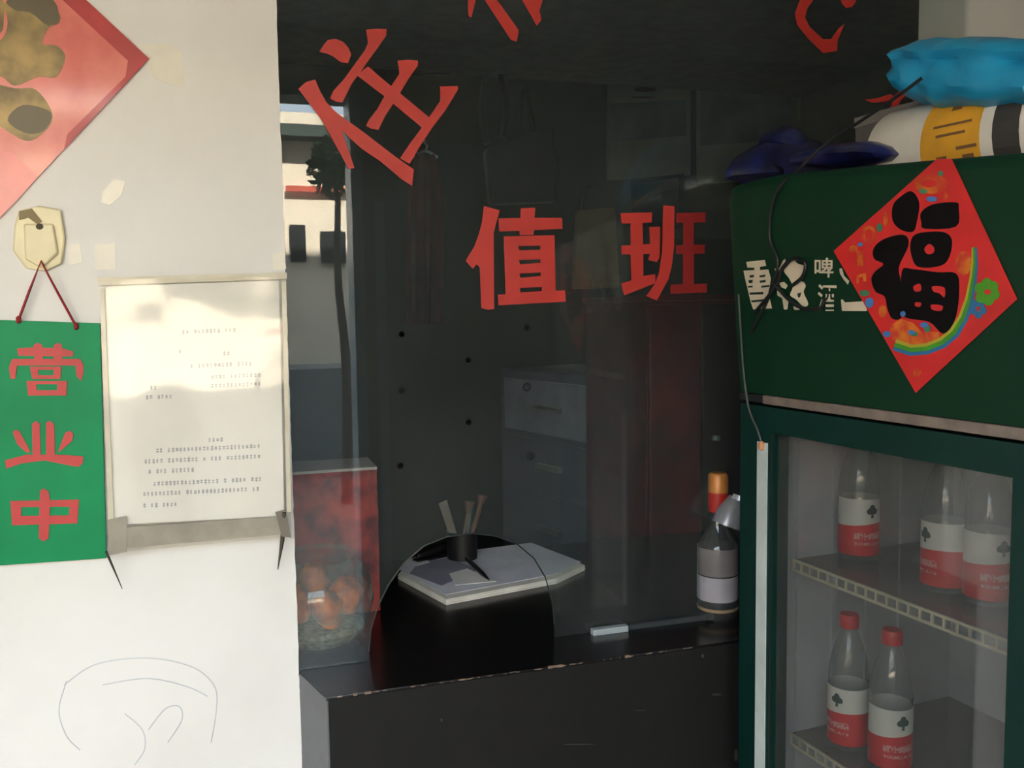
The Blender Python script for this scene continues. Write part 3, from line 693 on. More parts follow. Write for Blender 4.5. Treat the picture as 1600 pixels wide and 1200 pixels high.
# header lettering
lw = mat('letter_cream', (206, 190, 166), 0.5, var=0.08)
LM = hmap(0.0004)
E = ((1140, 380), 7.27)
def T1(x, y): return T(*E, [(x, y)])[0]
def hglyph(ch, bx, bold, x0b=None, x1b=None):
    x0, y0 = T1(bx[0], bx[1]); x1, y1 = T1(bx[2], bx[3])
    mbb = glyph(ch, x0, y0, x1, y1, LM, HN, 0.0, None, bold, None if x0b is None else T1(x0b, 0)[0], None if x1b is None else T1(x1b, 0)[0])
    if mbb.v: mbb.build('letter', lw, hdr, local=True)
def htrace(polys):
    plate(TT(*E, polys), LM, HN, 0.0006).build('letter', lw, hdr, local=True)
htrace([[(192, 212), (400, 190), (416, 256), (345, 270), (345, 305), (440, 298), (470, 400), (455, 500), (440, 560), (482, 740), (270, 752), (240, 660), (205, 510), (178, 400), (160, 312), (285, 304), (285, 278), (205, 276)]])
hd_ = mat('letter_gap', (8, 40, 24), .6)
for q_ in ([(228, 366), (276, 358), (276, 386), (232, 392)], [(340, 366), (406, 356), (402, 382), (345, 390)], [(214, 420), (262, 416), (258, 450), (220, 452)], [(345, 424), (412, 416), (406, 444), (346, 450)], [(208, 486), (262, 482), (262, 502), (212, 506)], [(360, 484), (450, 474), (450, 496), (362, 506)], [(228, 560), (382, 552), (382, 580), (232, 586)], [(244, 650), (392, 634), (386, 660), (254, 674)]):
    plate(TT(*E, [q_]), hmap(0.0011), HN, 0.0004).build('letter_gap', hd_, hdr, local=True)
htrace([sm([(700, 215), (740, 190), (775, 230), (865, 265), (855, 320), (830, 380), (775, 425), (840, 440), (865, 490), (842, 560), (895, 690), (840, 718), (760, 640), (690, 590), (720, 500), (680, 400), (620, 320), (650, 270)], 3)])
htrace([[(612, 195), (636, 180), (628, 240), (590, 290), (530, 332), (510, 290), (575, 270)]])
htrace([[(540, 540), (580, 556), (640, 610), (672, 665), (655, 752), (620, 752), (600, 625), (545, 592)]])
htrace([[(722, 722), (790, 716), (796, 756), (742, 758)]])
htrace([[(560, 450), (620, 440), (660, 480), (640, 520), (590, 500)]])
plate(TT(*E, [[(770, 572), (815, 560), (802, 612), (780, 620)]]), hmap(0.0011), HN, 0.0004).build('letter_gap', hd_, hdr, local=True)
hglyph('啤', (965, 165, 1180, 390), 0.012)
hglyph('酒', (1000, 465, 1215, 770), 0.014)
plate(TT(*E, [[(1250, 290), (1275, 285), (1300, 370), (1360, 430), (1345, 470), (1290, 400), (1255, 340)], [(1268, 640), (1285, 640), (1310, 672), (1500, 660), (1560, 650), (1560, 770), (1280, 768)]]), LM, HN, 0.0006).build('letter', lw, hdr, local=True)
plate(TT((1130, 240), 3.0, [[(1225, 480), (1282, 477), (1278, 512), (1255, 518), (1235, 500)]]), LM, HN, 0.0006).build('letter', lw, hdr, local=True)
# fortune poster on the header
def hposter():
    M3 = MW[fr]
    base = M3 @ hmap(0)(1437, 600)
    p = empty('fortune_poster', base, FRZ, 'bright red diamond poster with a black character on the fridge header', 'poster')
    iv = MW[p].inverted() @ MW[fr]
    Hn = HN
    G = ((1300, 240), 3.157)
    def add(name, polys, off, th, mt):
        mm = hmap(off); mb = plate(TT(*G, polys), mm, Hn, th); mb.v = [iv @ v for v in mb.v]
        return mb.build(name, mt, p, local=True)
    def each(name, polys, off, th, mt):
        for k, pg in enumerate(polys): add(name, [pg], off, th, mt)
    add('sheet', [[(520, 26), (592, 26), (915, 718), (415, 1180), (10, 480)]], 0.0015, 0.001, mat('fu_red', (208, 34, 34), .5, var=.1, scale=14))
    ink_ = mat('fu_black', (10, 6, 8), .7, spec=.15)
    o = [[(300, 260), (330, 220), (390, 185), (430, 240), (420, 330), (400, 385), (340, 375), (300, 330)],
        [(205, 470), (250, 425), (330, 400), (370, 410), (375, 460), (330, 560), (340, 640), (345, 800), (300, 815), (275, 770), (260, 705), (215, 680), (195, 620), (215, 580), (255, 545), (210, 520)],
        [(440, 290), (500, 250), (610, 240), (625, 270), (612, 360), (460, 370), (442, 340)],
        ([(388, 440), (420, 395), (540, 385), (590, 420), (582, 500), (540, 552), (430, 560), (395, 510)], [[(455, 470), (480, 445), (505, 465), (500, 490), (470, 495)]]),
        ([(345, 580), (400, 570), (520, 585), (610, 590), (628, 660), (615, 790), (580, 870), (540, 885), (480, 830), (370, 810), (345, 760)],
         [[(402, 655), (435, 642), (440, 675), (410, 680)], [(495, 655), (555, 660), (555, 710), (530, 690), (500, 680)], [(410, 735), (440, 735), (435, 755), (412, 752)], [(490, 745), (545, 750), (540, 775), (495, 770)]])]
    each('black_stroke', [(sm(q_[0]), [sm(h_) for h_ in q_[1]]) if isinstance(q_, tuple) else sm(q_) for q_ in o], 0.0026, 0.0004, ink_)
    arc = [(703, 462), (706, 540), (698, 620), (680, 720), (650, 810), (605, 885), (545, 935), (470, 965), (390, 972), (308, 945)]
    def band(o0, o1):
        L_ = []; Rr = []
        for i, pnt in enumerate(arc):
            a = Vector(arc[max(i-1, 0)]); b = Vector(arc[min(i+1, len(arc)-1)]); t = (b-a).normalized(); nn = Vector((t.y, -t.x)); pv = Vector(pnt)
            k = 0.45+0.55*min(1, i/5); L_.append(tuple(pv-nn*o0*k)); Rr.append(tuple(pv-nn*o1*k))
        return [L_+Rr[::-1]]
    add('rainbow_band', band(-26, -8), 0.0026, 0.0004, mat('pr_blue', (40, 104, 150), .5))
    add('rainbow_band', band(-8, 14), 0.0026, 0.0004, mat('pr_green', (60, 140, 30), .5))
    add('rainbow_band', band(14, 30), 0.0026, 0.0004, mat('pr_yellow', (170, 160, 40), .5))
    gmt, omt, bmt = mat('pr_leaf', (74, 150, 24), .5), mat('pr_orange', (206, 110, 26), .5, var=.3, scale=60, col2=(190, 50, 30)), MATS['pr_blue']
    add('green_flower', [ell(765+38*math.cos(a), 682+40*math.sin(a), 27, 29, 10) for a in (0.3, 1.35, 2.4, 3.6, 4.7, 5.6)], 0.0030, 0.0004, gmt)
    add('flower_centre', [ell(768, 682, 16, 14, 10)], 0.0036, 0.0003, MATS['fu_red'])
    add('blue_flower', [ell(722+26*math.cos(a), 765+30*math.sin(a), 18, 20, 8) for a in (0.3, 1.55, 2.8, 4.1, 5.3)], 0.0027, 0.0003, bmt)
    each('gold_ornament', [([*ell(490, 150, 85, 48, 16)], [ell(480, 148, 40, 20, 10)]), ell(420, 150, 14, 30, 8), ell(560, 210, 12, 26, 8), (ell(182, 398, 34, 44, 14), [ell(182, 398, 20, 28, 10)]), ell(265, 320, 12, 40, 8), ell(105, 470, 22, 18, 8), [(122, 480), (155, 480), (155, 555), (122, 555)], [(120, 600), (168, 588), (168, 630), (155, 630), (152, 606), (132, 612), (132, 640), (120, 640)],
        ell(250, 780, 20, 34, 8), [(285, 850), (340, 815), (400, 835), (440, 880), (530, 880), (535, 930), (400, 940), (300, 920)], ell(420, 1080, 22, 24, 5), ell(650, 540, 40, 60, 12)], 0.00262, 0.0003, omt)
    each('green_spot', [ell(160, 688, 26, 16, 8), ell(450, 186, 22, 12, 8), ell(536, 98, 14, 14, 8), ell(235, 365, 16, 22, 8), ell(470, 862, 18, 20, 8), ell(405, 890, 20, 12, 8)], 0.0031, 0.0003, mat('pr_teal', (60, 120, 84), .5))
    each('blue_spot', [ell(185, 735, 22, 26, 8), ell(492, 224, 28, 14, 8), ell(140, 448, 14, 10, 8), ell(270, 890, 20, 16, 8), ell(455, 845, 22, 14, 8), ell(392, 882, 18, 12, 8), ell(350, 790, 14, 14, 8)], 0.0033, 0.0003, mat('pr_sky', (64, 116, 176), .5))
hposter()

# ---- shelves and bottles
wire = mat('shelf_wire', (206, 200, 178), 0.45, var=.06)
yr = 0.085
rail = [fl_(1283, 890, yr), fl_(1283, 910, yr)]
ZSH = [rail[0].z, fl_(1283, 1176, yr).z]
def shelf(z, h):
    s = empty('shelf', (0, 0, 0)); s.parent = fr; MW[s] = MW[fr].copy()
    xa, xb = tl+.008, WD-tl-.012
    fr_ = MB().box((xa, yr, z-.0045), (xb, yr+.004, z)).box((xa, yr, z-h), (xb, yr+.004, z-h+.0045))
    n = 24
    for k in range(n+1):
        x = xa+(xb-xa-.004)*k/n; fr_.box((x, yr+.0005, z-h+.0045), (x+.004, yr+.0035, z-.0045))
    fr_.build('price_rail', wire, s, local=True)
    MB().box((xa, yr+.0045, z-.004), (xb, DP-t_-.01, z-.0015)).build('shelf_mesh', glassmat('shelf_grid', (.62, .62, .6), haze=.25, hazecol=(.4, .38, .36)), s, local=True)
    return s
hr = rail[0].z-rail[1].z
for z in ZSH: shelf(z, hr)
pet = glassmat('pet_plastic', (0.9, 0.91, 0.9), rough=0.03, haze=.07, hazecol=(.75, .78, .76), gain=1.6)
capr = mat('cap_crimson', (206, 30, 40), .4)
def label_mat():
    mt = bpy.data.materials.new('bottle_label'); mt.use_nodes = True; nt = mt.node_tree; b = nt.nodes['Principled BSDF']; N = nt.nodes.new; L = nt.links.new
    b.inputs['Roughness'].default_value = .4
    tc = N('ShaderNodeTexCoord'); sx = N('ShaderNodeSeparateXYZ'); L(tc.outputs['Object'], sx.inputs[0])
    def M(op, a, b_=None):
        n = N('ShaderNodeMath'); n.operation = op
        for i, v in enumerate((a, b_)):
            if v is None: continue
            if hasattr(v, 'links'): L(v, n.inputs[i])
            else: n.inputs[i].default_value = v
        return n.outputs[0]
    ang = M('ARCTAN2', sx.outputs[1], sx.outputs[0])
    # wavy boundary between white and red
    wv = M('MULTIPLY', M('SINE', M('ADD', ang, 0.5)), 0.0035)
    red = M('LESS_THAN', M('SUBTRACT', sx.outputs[2], wv), 0.064)
    mx = N('ShaderNodeMixRGB'); L(red, mx.inputs[0]); mx.inputs[1].default_value = (*lin((.84, .84, .82)), 1); mx.inputs[2].default_value = (*lin((.80, .13, .16)), 1)
    # pale print rows on the red
    wvn = N('ShaderNodeTexNoise'); wvn.inputs['Scale'].default_value = 260; L(tc.outputs['Object'], wvn.inputs[0])
    row1 = M('MULTIPLY', M('GREATER_THAN', sx.outputs[2], 0.040), M('LESS_THAN', sx.outputs[2], 0.051))
    row2 = M('MULTIPLY', M('GREATER_THAN', sx.outputs[2], 0.030), M('LESS_THAN', sx.outputs[2], 0.035))
    rows_ = M('MULTIPLY', M('ADD', row1, row2), M('GREATER_THAN', wvn.outputs[0], .48))
    front = M('LESS_THAN', M('ABSOLUTE', ang), 0.75)
    m2 = N('ShaderNodeMixRGB'); L(M('MULTIPLY', M('MULTIPLY', rows_, front), .5), m2.inputs[0]); L(mx.outputs[0], m2.inputs[1]); m2.inputs[2].default_value = (.75, .55, .55, 1)
    L(m2.outputs[0], b.inputs['Base Color']); return mt
lab_m = label_mat()
tree_m = mat('emblem_green', (26, 66, 58), .5)
HB = 0.228
def make_bottle(face):
    root = empty('water_bottle', (0, 0, 0))
    MB().lathe([(.024, 0), (.031, .003), (.0328, .012), (.0328, .110), (.0316, .113), (.0328, .117), (.0325, .128), (.030, .148), (.024, .172), (.0165, .190), (.0135, .200), (.0135, .208)], (0, 0, 0), 28).build('bottle_body', pet, root, local=True, smooth=True)
    MB().lathe([(.0333, .012), (.0333, .108)], (0, 0, 0), 28, cap=False).build('label', lab_m, root, local=True, smooth=True)
    MB().lathe([(.0155, .205), (.016, .207), (.016, .224), (.0145, .2275), (.001, .228)], (0, 0, 0), 20).build('cap', capr, root, local=True, smooth=True)
    lab = [o for o in root.children if o.name.startswith('label')][0]
    pts = [(.0, .0125), (.004, .0105), (.005, .0065), (.0085, .005), (.0105, .001), (.009, -.003), (.0045, -.0045), (.002, -.004), (.0028, -.0105), (-.0028, -.0105), (-.002, -.004), (-.0045, -.0045), (-.009, -.003), (-.0105, .001), (-.0085, .005), (-.005, .0065), (-.004, .0105)]
    def cyl(x, z): a = 0.15+x/.0333; return Vector((math.cos(a), math.sin(a), 0))*.0338+Vector((0, 0, z))
    ev = [cyl(0, .087)]+[cyl(x, .087+z) for x, z in pts]; k_ = len(pts)
    mk('emblem', ev, [(0, 1+i, 1+(i+1) % k_) for i in range(k_)], tree_m, lab, local=True)
    return root
proto = make_bottle(0)
def copy_tree(o, parent=None):
    c = o.copy(); COL.objects.link(c); c.parent = parent
    for chd in list(o.children): copy_tree(chd, c)
    return c
spots = [((1341, 872), 0, 'red and white labelled water bottle standing alone at the upper left of the shelf', 30),
         ((1474, 922), 0, 'water bottle on the upper shelf, left and behind of the touching pair', -60),
         ((1543, 942), 0, 'water bottle on the upper shelf nearest the right door edge', 25),
         ((1324, 1164), 1, 'red-capped water bottle, left and rear of the two on the lower shelf', -40),
         ((1390, 1199), 1, 'red-capped water bottle, front and right of the two on the lower shelf', 25)]
for i, ((px, py), k, lb_, dang) in enumerate(spots):
    zW = ZSH[k]
    p = wz(px, py, zW)
    o = proto if i == 0 else copy_tree(proto)
    to = CAM-p
    o.location = (p.x, p.y, zW+.0005); o.rotation_euler = (0, 0, math.atan2(to.y, to.x)+R(dang)); o.scale = (1.1, 1.1, 1.1)
    tag(o, lb_, 'bottle', 'water bottles in the fridge')
    print('bottle', FI @ p, 'width px', .0656*F/((p-CAM).dot(fw)))

# ---- cables on the header
cab = mat('black_cable', (16, 16, 18), .5)
def hp(px, py, off=.005): return MW[fr] @ hmap(off)(px, py)
def beh(px, py, y=.06): return MW[fr] @ fl_(px, py, y)
p = smoothpath([beh(1440, 122, .07), beh(1400, 152, .06), beh(1340, 192, .05), beh(1290, 225, .03), beh(1250, 262, .0), hp(1222, 288, .006), hp(1207, 320), hp(1202, 370), hp(1215, 410), hp(1206, 450), hp(1192, 484), hp(1172, 520, .004)], 6)
o = MB().tube(p, .0028, 7).build('cable', cab, smooth=True); tag(o, 'black cable running from the turquoise pack down over the fridge header', 'cable')
p = smoothpath([hp(1178, 490, .006), hp(1212, 448, .008), hp(1222, 420, .008), hp(1240, 404, .008), hp(1258, 412, .008), hp(1254, 432, .007), hp(1238, 446, .006)], 6)
o = MB().tube(p, .0032, 7).build('cable', cab, smooth=True); tag(o, 'short looped black cable over the second white character on the header', 'cable')
p = smoothpath([hp(1208, 440, .009), hp(1226, 462, .006), hp(1250, 480, .005), hp(1280, 482, .005), hp(1288, 468, .005)], 6)
o = MB().tube(p, .003, 7).build('cable', cab, smooth=True); tag(o, 'black cable tail curling under the white characters', 'cable')
p = smoothpath([hp(1154, 460, .004), hp(1160, 560, .004), MW[fr] @ fl_(1166, 616, -.008), MW[fr] @ fl_(1172, 645, -.006), MW[fr] @ fl_(1184, 672, -.006), MW[fr] @ fl_(1189, 690, -.006)], 6)
o = MB().tube(p, .0022, 7).build('cable', mat('grey_cable', (58, 62, 60), .5), smooth=True); tag(o, 'thin grey cable down the far edge of the fridge to an orange plug', 'cable')

# ---- things on top of the fridge
zf = FT
def onTop(px, y): q_ = MW[fr] @ Vector((fl_(px, 250, y).x, y, zf)); return q_
# navy plastic bag
bagm = mat('navy_plastic', (30, 36, 92), 0.3, var=.3, scale=18, col2=(14, 16, 44), coat=.3)
yb = 0.17
def blob(name, ctr, pts_px, depth, mt, parent=None, seed=0, amp=.2, n=14, yl=yb):
    """lumpy closed body whose profile (upper/lower px) runs along the fridge width"""
    vs, fs = [], []; m_ = len(pts_px)
    for (x, yt, yb_) in pts_px:
        a = fl_(x, yt, yl); b = fl_(x, yb_, yl); c = (a+b)/2; h = abs(a.z-b.z)/2
        for k in range(n):
            an = 2*math.pi*k/n
            q_ = Vector((c.x, c.y+depth*math.cos(an)*min(1, h/.02+.15), c.z+h*math.sin(an)))
            q_ += Vector((0, 1, 0.25))*amp*h*noise.noise(q_*26+Vector((seed, 0, 0)))
            vs.append(MW[fr] @ q_)
    for i in range(m_-1):
        for k in range(n): fs.append((i*n+k, i*n+(k+1) % n, (i+1)*n+(k+1) % n, (i+1)*n+k))
    fs += [tuple(range(n))[::-1], tuple((m_-1)*n+k for k in range(n))]
    return mk(name, vs, fs, mt, parent, smooth=True)
zpx = 292
bagr = empty('plastic_bag', onTop(1290, yb), 0, 'crumpled navy blue plastic bag at the far end of the fridge top', 'bag')
blob('bag_body', None, [(1176, 250, zpx), (1182, 238, zpx), (1200, 226, zpx), (1225, 218, zpx), (1255, 222, zpx), (1280, 232, zpx), (1320, 226, zpx), (1350, 226, zpx), (1385, 224, zpx), (1400, 234, zpx), (1410, 270, zpx)], .07, bagm, bagr, 3, .9)
blob('bag_knot', None, [(1203, 214, 240), (1212, 200, 240), (1228, 197, 240), (1246, 202, 240), (1258, 220, 240)], .03, bagm, bagr, 9, .9)
blob('bag_tail', None, [(1262, 238, 262), (1290, 232, 262), (1330, 222, 262), (1370, 220, 258), (1392, 228, 252), (1402, 239, 242)], .05, bagm, bagr, 14, .9, yl=.12)
# white roll with yellow band
yr2 = .20
pa = fl_(1402, 212, yr2)
rr = (fl_(1400, 178, yr2).z-zf)/2
print('rr', rr, 'FT', FT, [tuple(t) for t in topz])
zax = zf+rr+.0015
ax0 = MW[fr] @ Vector((pa.x, yr2, zax)); ax1 = wz(1640, 208, zax)
ax1 = ax0+(ax1-ax0).normalized()*.34
roll = empty('wrapped_roll', (ax0+ax1)/2-Vector((0, 0, rr)), 0, 'white wrapped roll with a yellow printed band on the fridge top', 'roll')
AX = (ax1-ax0)
wrap = mat('white_wrap', (222, 216, 206), .45, var=.05, coat=.2)
def rseg(s0, s1, r_, name, mt, cap=False): return MB().tube([ax0+AX*s0, ax0+AX*s1], r_, 32, cap).build(name, mt, roll, smooth=True)
MB().tube([ax0+AX*.0, ax0+AX*.012, ax0+AX*.03, ax0+AX*1.0], [rr*.86, rr*.97, rr, rr], 32).build('wrapper', wrap, roll, smooth=True)
MB().tube([ax0-AX*.003, ax0+AX*.0005], [rr*.5, rr*.5], 24).build('core_end', mat('roll_core', (150, 138, 126), .7), roll, smooth=True)
def rs(px):
    nn = AX.cross(Vector((0, 0, 1))).normalized(); nn = nn if nn.dot(CAM-ax0) > 0 else -nn
    return (hit(px, 214, ax0+nn*rr, nn)-ax0).dot(AX)/AX.length_squared
RN = AX.cross(Vector((0, 0, 1))).normalized()
RN = RN if RN.dot(CAM-ax0) > 0 else -RN
rseg(rs(1438), rs(1530), rr*1.006, 'yellow_band', mat('band_yellow', (222, 160, 44), .5, var=.1))
pr3 = MB(); ax_n = AX.normalized()
side = -FN
def rp_(s, a): # point on the roll: fraction along, angle from viewer-facing towards up
    return ax0+AX*s+(RN*math.cos(a)+Vector((0, 0, 1))*math.sin(a))*rr*1.013
def rpatch(mb, s0, s1, a0, a1):
    n = 5; vs = []
    for k in range(n+1):
        a = a0+(a1-a0)*k/n; vs += [rp_(s0, a), rp_(s1, a)]
    mb.add(vs, [(2*k, 2*k+1, 2*k+3, 2*k+2) for k in range(n)])
for s0, s1, a0, a1 in ((rs(1458), rs(1500), .95, 1.1), (rs(1476), rs(1492), .6, .72), (rs(1462), rs(1478), -.62, -.25), (rs(1502), rs(1520), -.65, -.28), (rs(1454), rs(1482), -.75, -.68), (rs(1494), rs(1526), -.18, -.12), (rs(1456), rs(1516), .28, .33), (rs(1462), rs(1508), .1, .15)):
    rpatch(pr3, s0, s1, a0, a1)
pr3.build('print', mat('brown_print', (120, 84, 52), .6), roll)['kind'] = 'stuff'
dp = MB(); rpatch(dp, rs(1550), rs(1592), -.5, .6); dp.build('dark_print', mat('dark_print', (58, 56, 54), .5), roll)
# grey sticks behind bag and roll
gb = empty('cardboard_box', onTop(1370, .34), FRZ, 'flat pale box lying behind the navy bag and the roll', 'box')
a = fl_(1342, 186, .34); b = fl_(1420, 186, .34)
iv = MW[gb].inverted() @ MW[fr]
mb = MB().box((a.x, .33, zf), (b.x+.05, .46, a.z)); mb.v = [iv @ v for v in mb.v]; mb.build('box_body', mat('grey_box', (112, 108, 106), .7), gb, local=True, bev=.002)
mb = MB().box((a.x-.002, .328, a.z-.02), (b.x+.052, .462, a.z+.002)); mb.v = [iv @ v for v in mb.v]; mb.build('lid', mat('grey_box_lid', (142, 136, 132), .7), gb, local=True, bev=.002)
# turquoise quilted pack lying on the roll
tq = mat('turquoise_film', (34, 158, 204), 0.42, var=.1, scale=9, coat=.15, col2=(26, 136, 182))
yp = .22
tp = empty('turquoise_pack', MW[fr] @ Vector((fl_(1540, 178, yp).x, yp, fl_(1540, 178, yp).z)), 0, 'puffy turquoise film-wrapped pack lying on the white roll', 'pack')
TPX = [(1426, 100, 112), (1432, 92, 128), (1444, 80, 146), (1462, 68, 160), (1480, 62, 170), (1496, 63, 174), (1510, 61, 177), (1524, 64, 178), (1545, 60, 180), (1570, 60, 180), (1600, 62, 180), (1640, 64, 182), (1680, 66, 182), (1705, 95, 160), (1710, 110, 130)]
n = 24; vs, fs = [], []
for i, (x, yt, yb_) in enumerate(TPX):
    a = fl_(x, yt, yp); b = fl_(x, yb_, yp); c = (a+b)/2; h = abs(a.z-b.z)/2
    pinch = 1-.05*math.cos(i*2.4)
    for k in range(n):
        an = 2*math.pi*k/n; cs, sn = math.cos(an), math.sin(an)
        yy = .10*math.copysign(abs(cs)**.7, cs)*min(1, h/.04)*pinch; z_ = h*math.copysign(abs(sn)**.8, sn)
        if cs < 0:                                   # folded film edge along the front
            yy += .022*math.exp(-((an-2.95+.12*math.sin(i*1.9))/.16)**2)
            yy += .014*math.sin(i*2.3)*max(0, sn)
        q_ = Vector((c.x, c.y+yy, c.z+z_)); q_ += Vector((.2, 1, .5))*.010*noise.noise(q_*24)
        vs.append(MW[fr] @ q_)
for i in range(len(TPX)-1):
    for k in range(n): fs.append((i*n+k, i*n+(k+1) % n, (i+1)*n+(k+1) % n, (i+1)*n+k))
fs += [tuple(range(n))[::-1], tuple((len(TPX)-1)*n+k for k in range(n))]
mk('film_wrap', vs, fs, tq, tp, smooth=True)
# ================================================================ OFFICE BEHIND THE GLASS
OB = BACK
def flat_thing(name, polys, y, th, mt, label, cat, group=None):
    o = plate(polys, onwall(y), NW, th).build(name, mt); return tag(o, label, cat, group)
def wallthing(name, px, py, label, cat, group=None): return empty(name, wy(px, py, OB), 0, label, cat, group)
# wall calendars
for (x0, y0, x1, y1, lab, marks_) in ((948, 82, 1078, 282, 'dim wall calendar left of the pair on the far office wall', [(998, 95, 18, 36), (1008, 140, 36, 8), (1005, 152, 40, 3)]),
                                     (1088, 52, 1242, 288, 'larger dim wall calendar right of the pair on the far office wall', [(1150, 95, 60, 5), (1165, 82, 40, 7), (1130, 110, 10, 8)])):
    cl_ = wallthing('wall_calendar', (x0+x1)/2, y1, lab, 'calendar', 'calendars on the office wall')
    plate([[(x0, y0), (x1, y0-8), (x1, y1-8), (x0, y1)]], onwall(OB-.002), NW, .006).build('sheet', mat('calendar_paper', (126, 130, 118), .6), cl_)
    plate([[(x0+6, y0+80), (x1-6, y0+74), (x1-6, y1-70), (x0+6, y1-60)]], onwall(OB-.0085), NW, .001).build('picture', mat('calendar_picture', (84, 106, 106), .6, var=.2, scale=6), cl_)
    for mx, my, w_, h_ in marks_: plate([ell(mx, my, w_/2, h_/2, 8)], onwall(OB-.0085), NW, .001).build('print', mat('calendar_print', (84, 66, 66), .6), cl_)
    MB().tube([wy(x0, y0, OB-.008), wy(x1, y0-8, OB-.008)], .007, 8).build('top_bar', mat('calendar_bar', (96, 88, 76), .5), cl_)
# dark framed screen
sc_ = wallthing('picture_frame', 1025, 340, 'small dark framed picture above the right upright character', 'picture')
plate([([(982, 282), (1066, 272), (1066, 352), (982, 356)], [[(990, 288), (1058, 279), (1058, 346), (990, 350)]])], onwall(OB-.003), NW, .02).build('frame', mat('frame_dark', (30, 32, 32), .5), sc_)
plate([[(989, 287), (1059, 278), (1059, 347), (989, 351)]], onwall(OB-.003), NW, .006).build('picture', mat('frame_picture', (40, 56, 68), .4), sc_)
# yellowish bag on a hook, dark handbag, dark red garment
yb_o = wallthing('paper_bag', 925, 430, 'dull yellow paper bag hanging between the two upright characters', 'bag')
plate([[(898, 330), (955, 325), (962, 450), (892, 452)]], onwall(OB-.004), NW, .06).build('bag_body', mat('kraft', (104, 92, 62), .8), yb_o, bev=.01)
MB().tube(smoothpath([wy(908, 332, OB-.03), wy(914, 300, OB-.03), wy(930, 294, OB-.02), wy(944, 330, OB-.03)], 5), .008, 6).build('handle', mat('kraft_dark', (70, 58, 40), .8), yb_o)
hb = wallthing('handbag', 800, 320, 'dark handbag with a long loop strap hanging on the office wall', 'handbag')
navy = mat('handbag_navy', (30, 30, 44), .6, var=.2, scale=8)
plate([[(752, 238), (800, 215), (858, 205), (864, 318), (760, 322)]], onwall(OB-.005), NW, .10).build('bag_body', navy, hb, bev=.02)
MB().tube(smoothpath([wy(760, 225, OB-.06), wy(752, 170, OB-.05), wy(762, 112, OB-.04), wy(778, 106, OB-.04), wy(790, 150, OB-.05), wy(786, 215, OB-.06)], 6), .018, 8).build('loop_strap', navy, hb, smooth=True)
MB().tube(smoothpath([wy(812, 215, OB-.06), wy(816, 150, OB-.05), wy(822, 145, OB-.05), wy(836, 210, OB-.06)], 6), .010, 8).build('loop_strap', navy, hb, smooth=True)
MB().tube([wy(775, 104, OB), wy(775, 104, OB-.05)], .010, 8).build('hook', alu, hb)
gar = wallthing('hanging_garment', 665, 500, 'dark red garment hanging at the left of the office wall', 'garment')
mb = MB(); vs = []; NXX, NZ = 18, 10
for j in range(NZ+1):
    for i in range(NXX+1):
        s, t = i/NXX, j/NZ; hw = 18+12*min(1, t*4)
        p = wy(665-hw+2*hw*s, 240+265*t, OB-.05); vs.append(p+Vector((0, -.03*math.sin(s*17)*(.3+t), 0)))
mk('cloth', vs, [(j*(NXX+1)+i, j*(NXX+1)+i+1, (j+1)*(NXX+1)+i+1, (j+1)*(NXX+1)+i) for j in range(NZ) for i in range(NXX)], mat('maroon_cloth', (88, 30, 36), .8, var=.2, scale=6), gar, smooth=True)
MB().tube(smoothpath([wy(645, 246, OB-.05), wy(664, 236, OB-.05), wy(684, 246, OB-.05)], 5), .008, 6).build('hanger_bar', alu, gar)
MB().tube(smoothpath([wy(664, 237, OB-.05), wy(667, 228, OB-.05), wy(662, 222, OB-.03), wy(664, 220, OB)], 5), .005, 6).build('hanger_hook', alu, gar)
nb = wallthing('dark_poster', 650, 120, 'dark blue rectangular poster behind the tilted character', 'poster')
plate([[(602, 22), (730, 18), (726, 112), (606, 118)]], onwall(OB-.002), NW, .006).build('sheet', mat('navy_poster', (26, 34, 60), .5), nb)
for a_, b_ in (((602, 22), (730, 18)), ((606, 118), (726, 112))):
    MB().tube([wy(*a_, OB-.01), wy(*b_, OB-.01)], .006, 6).build('batten', mat('batten', (48, 48, 52), .6), nb)
# pale steel cabinet, its front turned towards the left
A0, A1 = wy(783, 700, 2.0), wy(962, 700, 1.25)
zA = wy(783, 575, 2.0).z
dv = Vector((A1.x-A0.x, A1.y-A0.y, 0)); Lc = dv.length; dv.normalize()
pc = empty('steel_cabinet', (A0.x, A0.y, 0), math.atan2(dv.y, dv.x), 'pale blue-grey steel cabinet standing in the office behind the ledger', 'cabinet')
steel = mat('steel_blue', (84, 90, 108), .5, var=.08, scale=4)
MB().box((0, 0.003, 0.05), (Lc, .45, zA)).build('body', steel, pc, local=True, bev=.004)
MB().box((.02, .03, 0), (Lc-.02, .42, .05)).build('plinth', dark, pc, local=True)
dz = (zA-.12)
for k, (f0, f1) in enumerate(((.80, .97), (.62, .78), (.40, .60), (.08, .38))):
    d_ = MB().box((.05, -.012, zA*f0), (Lc-.05, .0025, zA*f1)).build('drawer', mat('steel_drawer_pale', (126, 134, 154), .45) if k == 0 else steel, pc, local=True, bev=.003)
    MB().box((Lc*.4, -.035, zA*(f0+f1)/2-.01), (Lc*.6, -.0122, zA*(f0+f1)/2+.01)).build('handle', alu, d_, local=True)
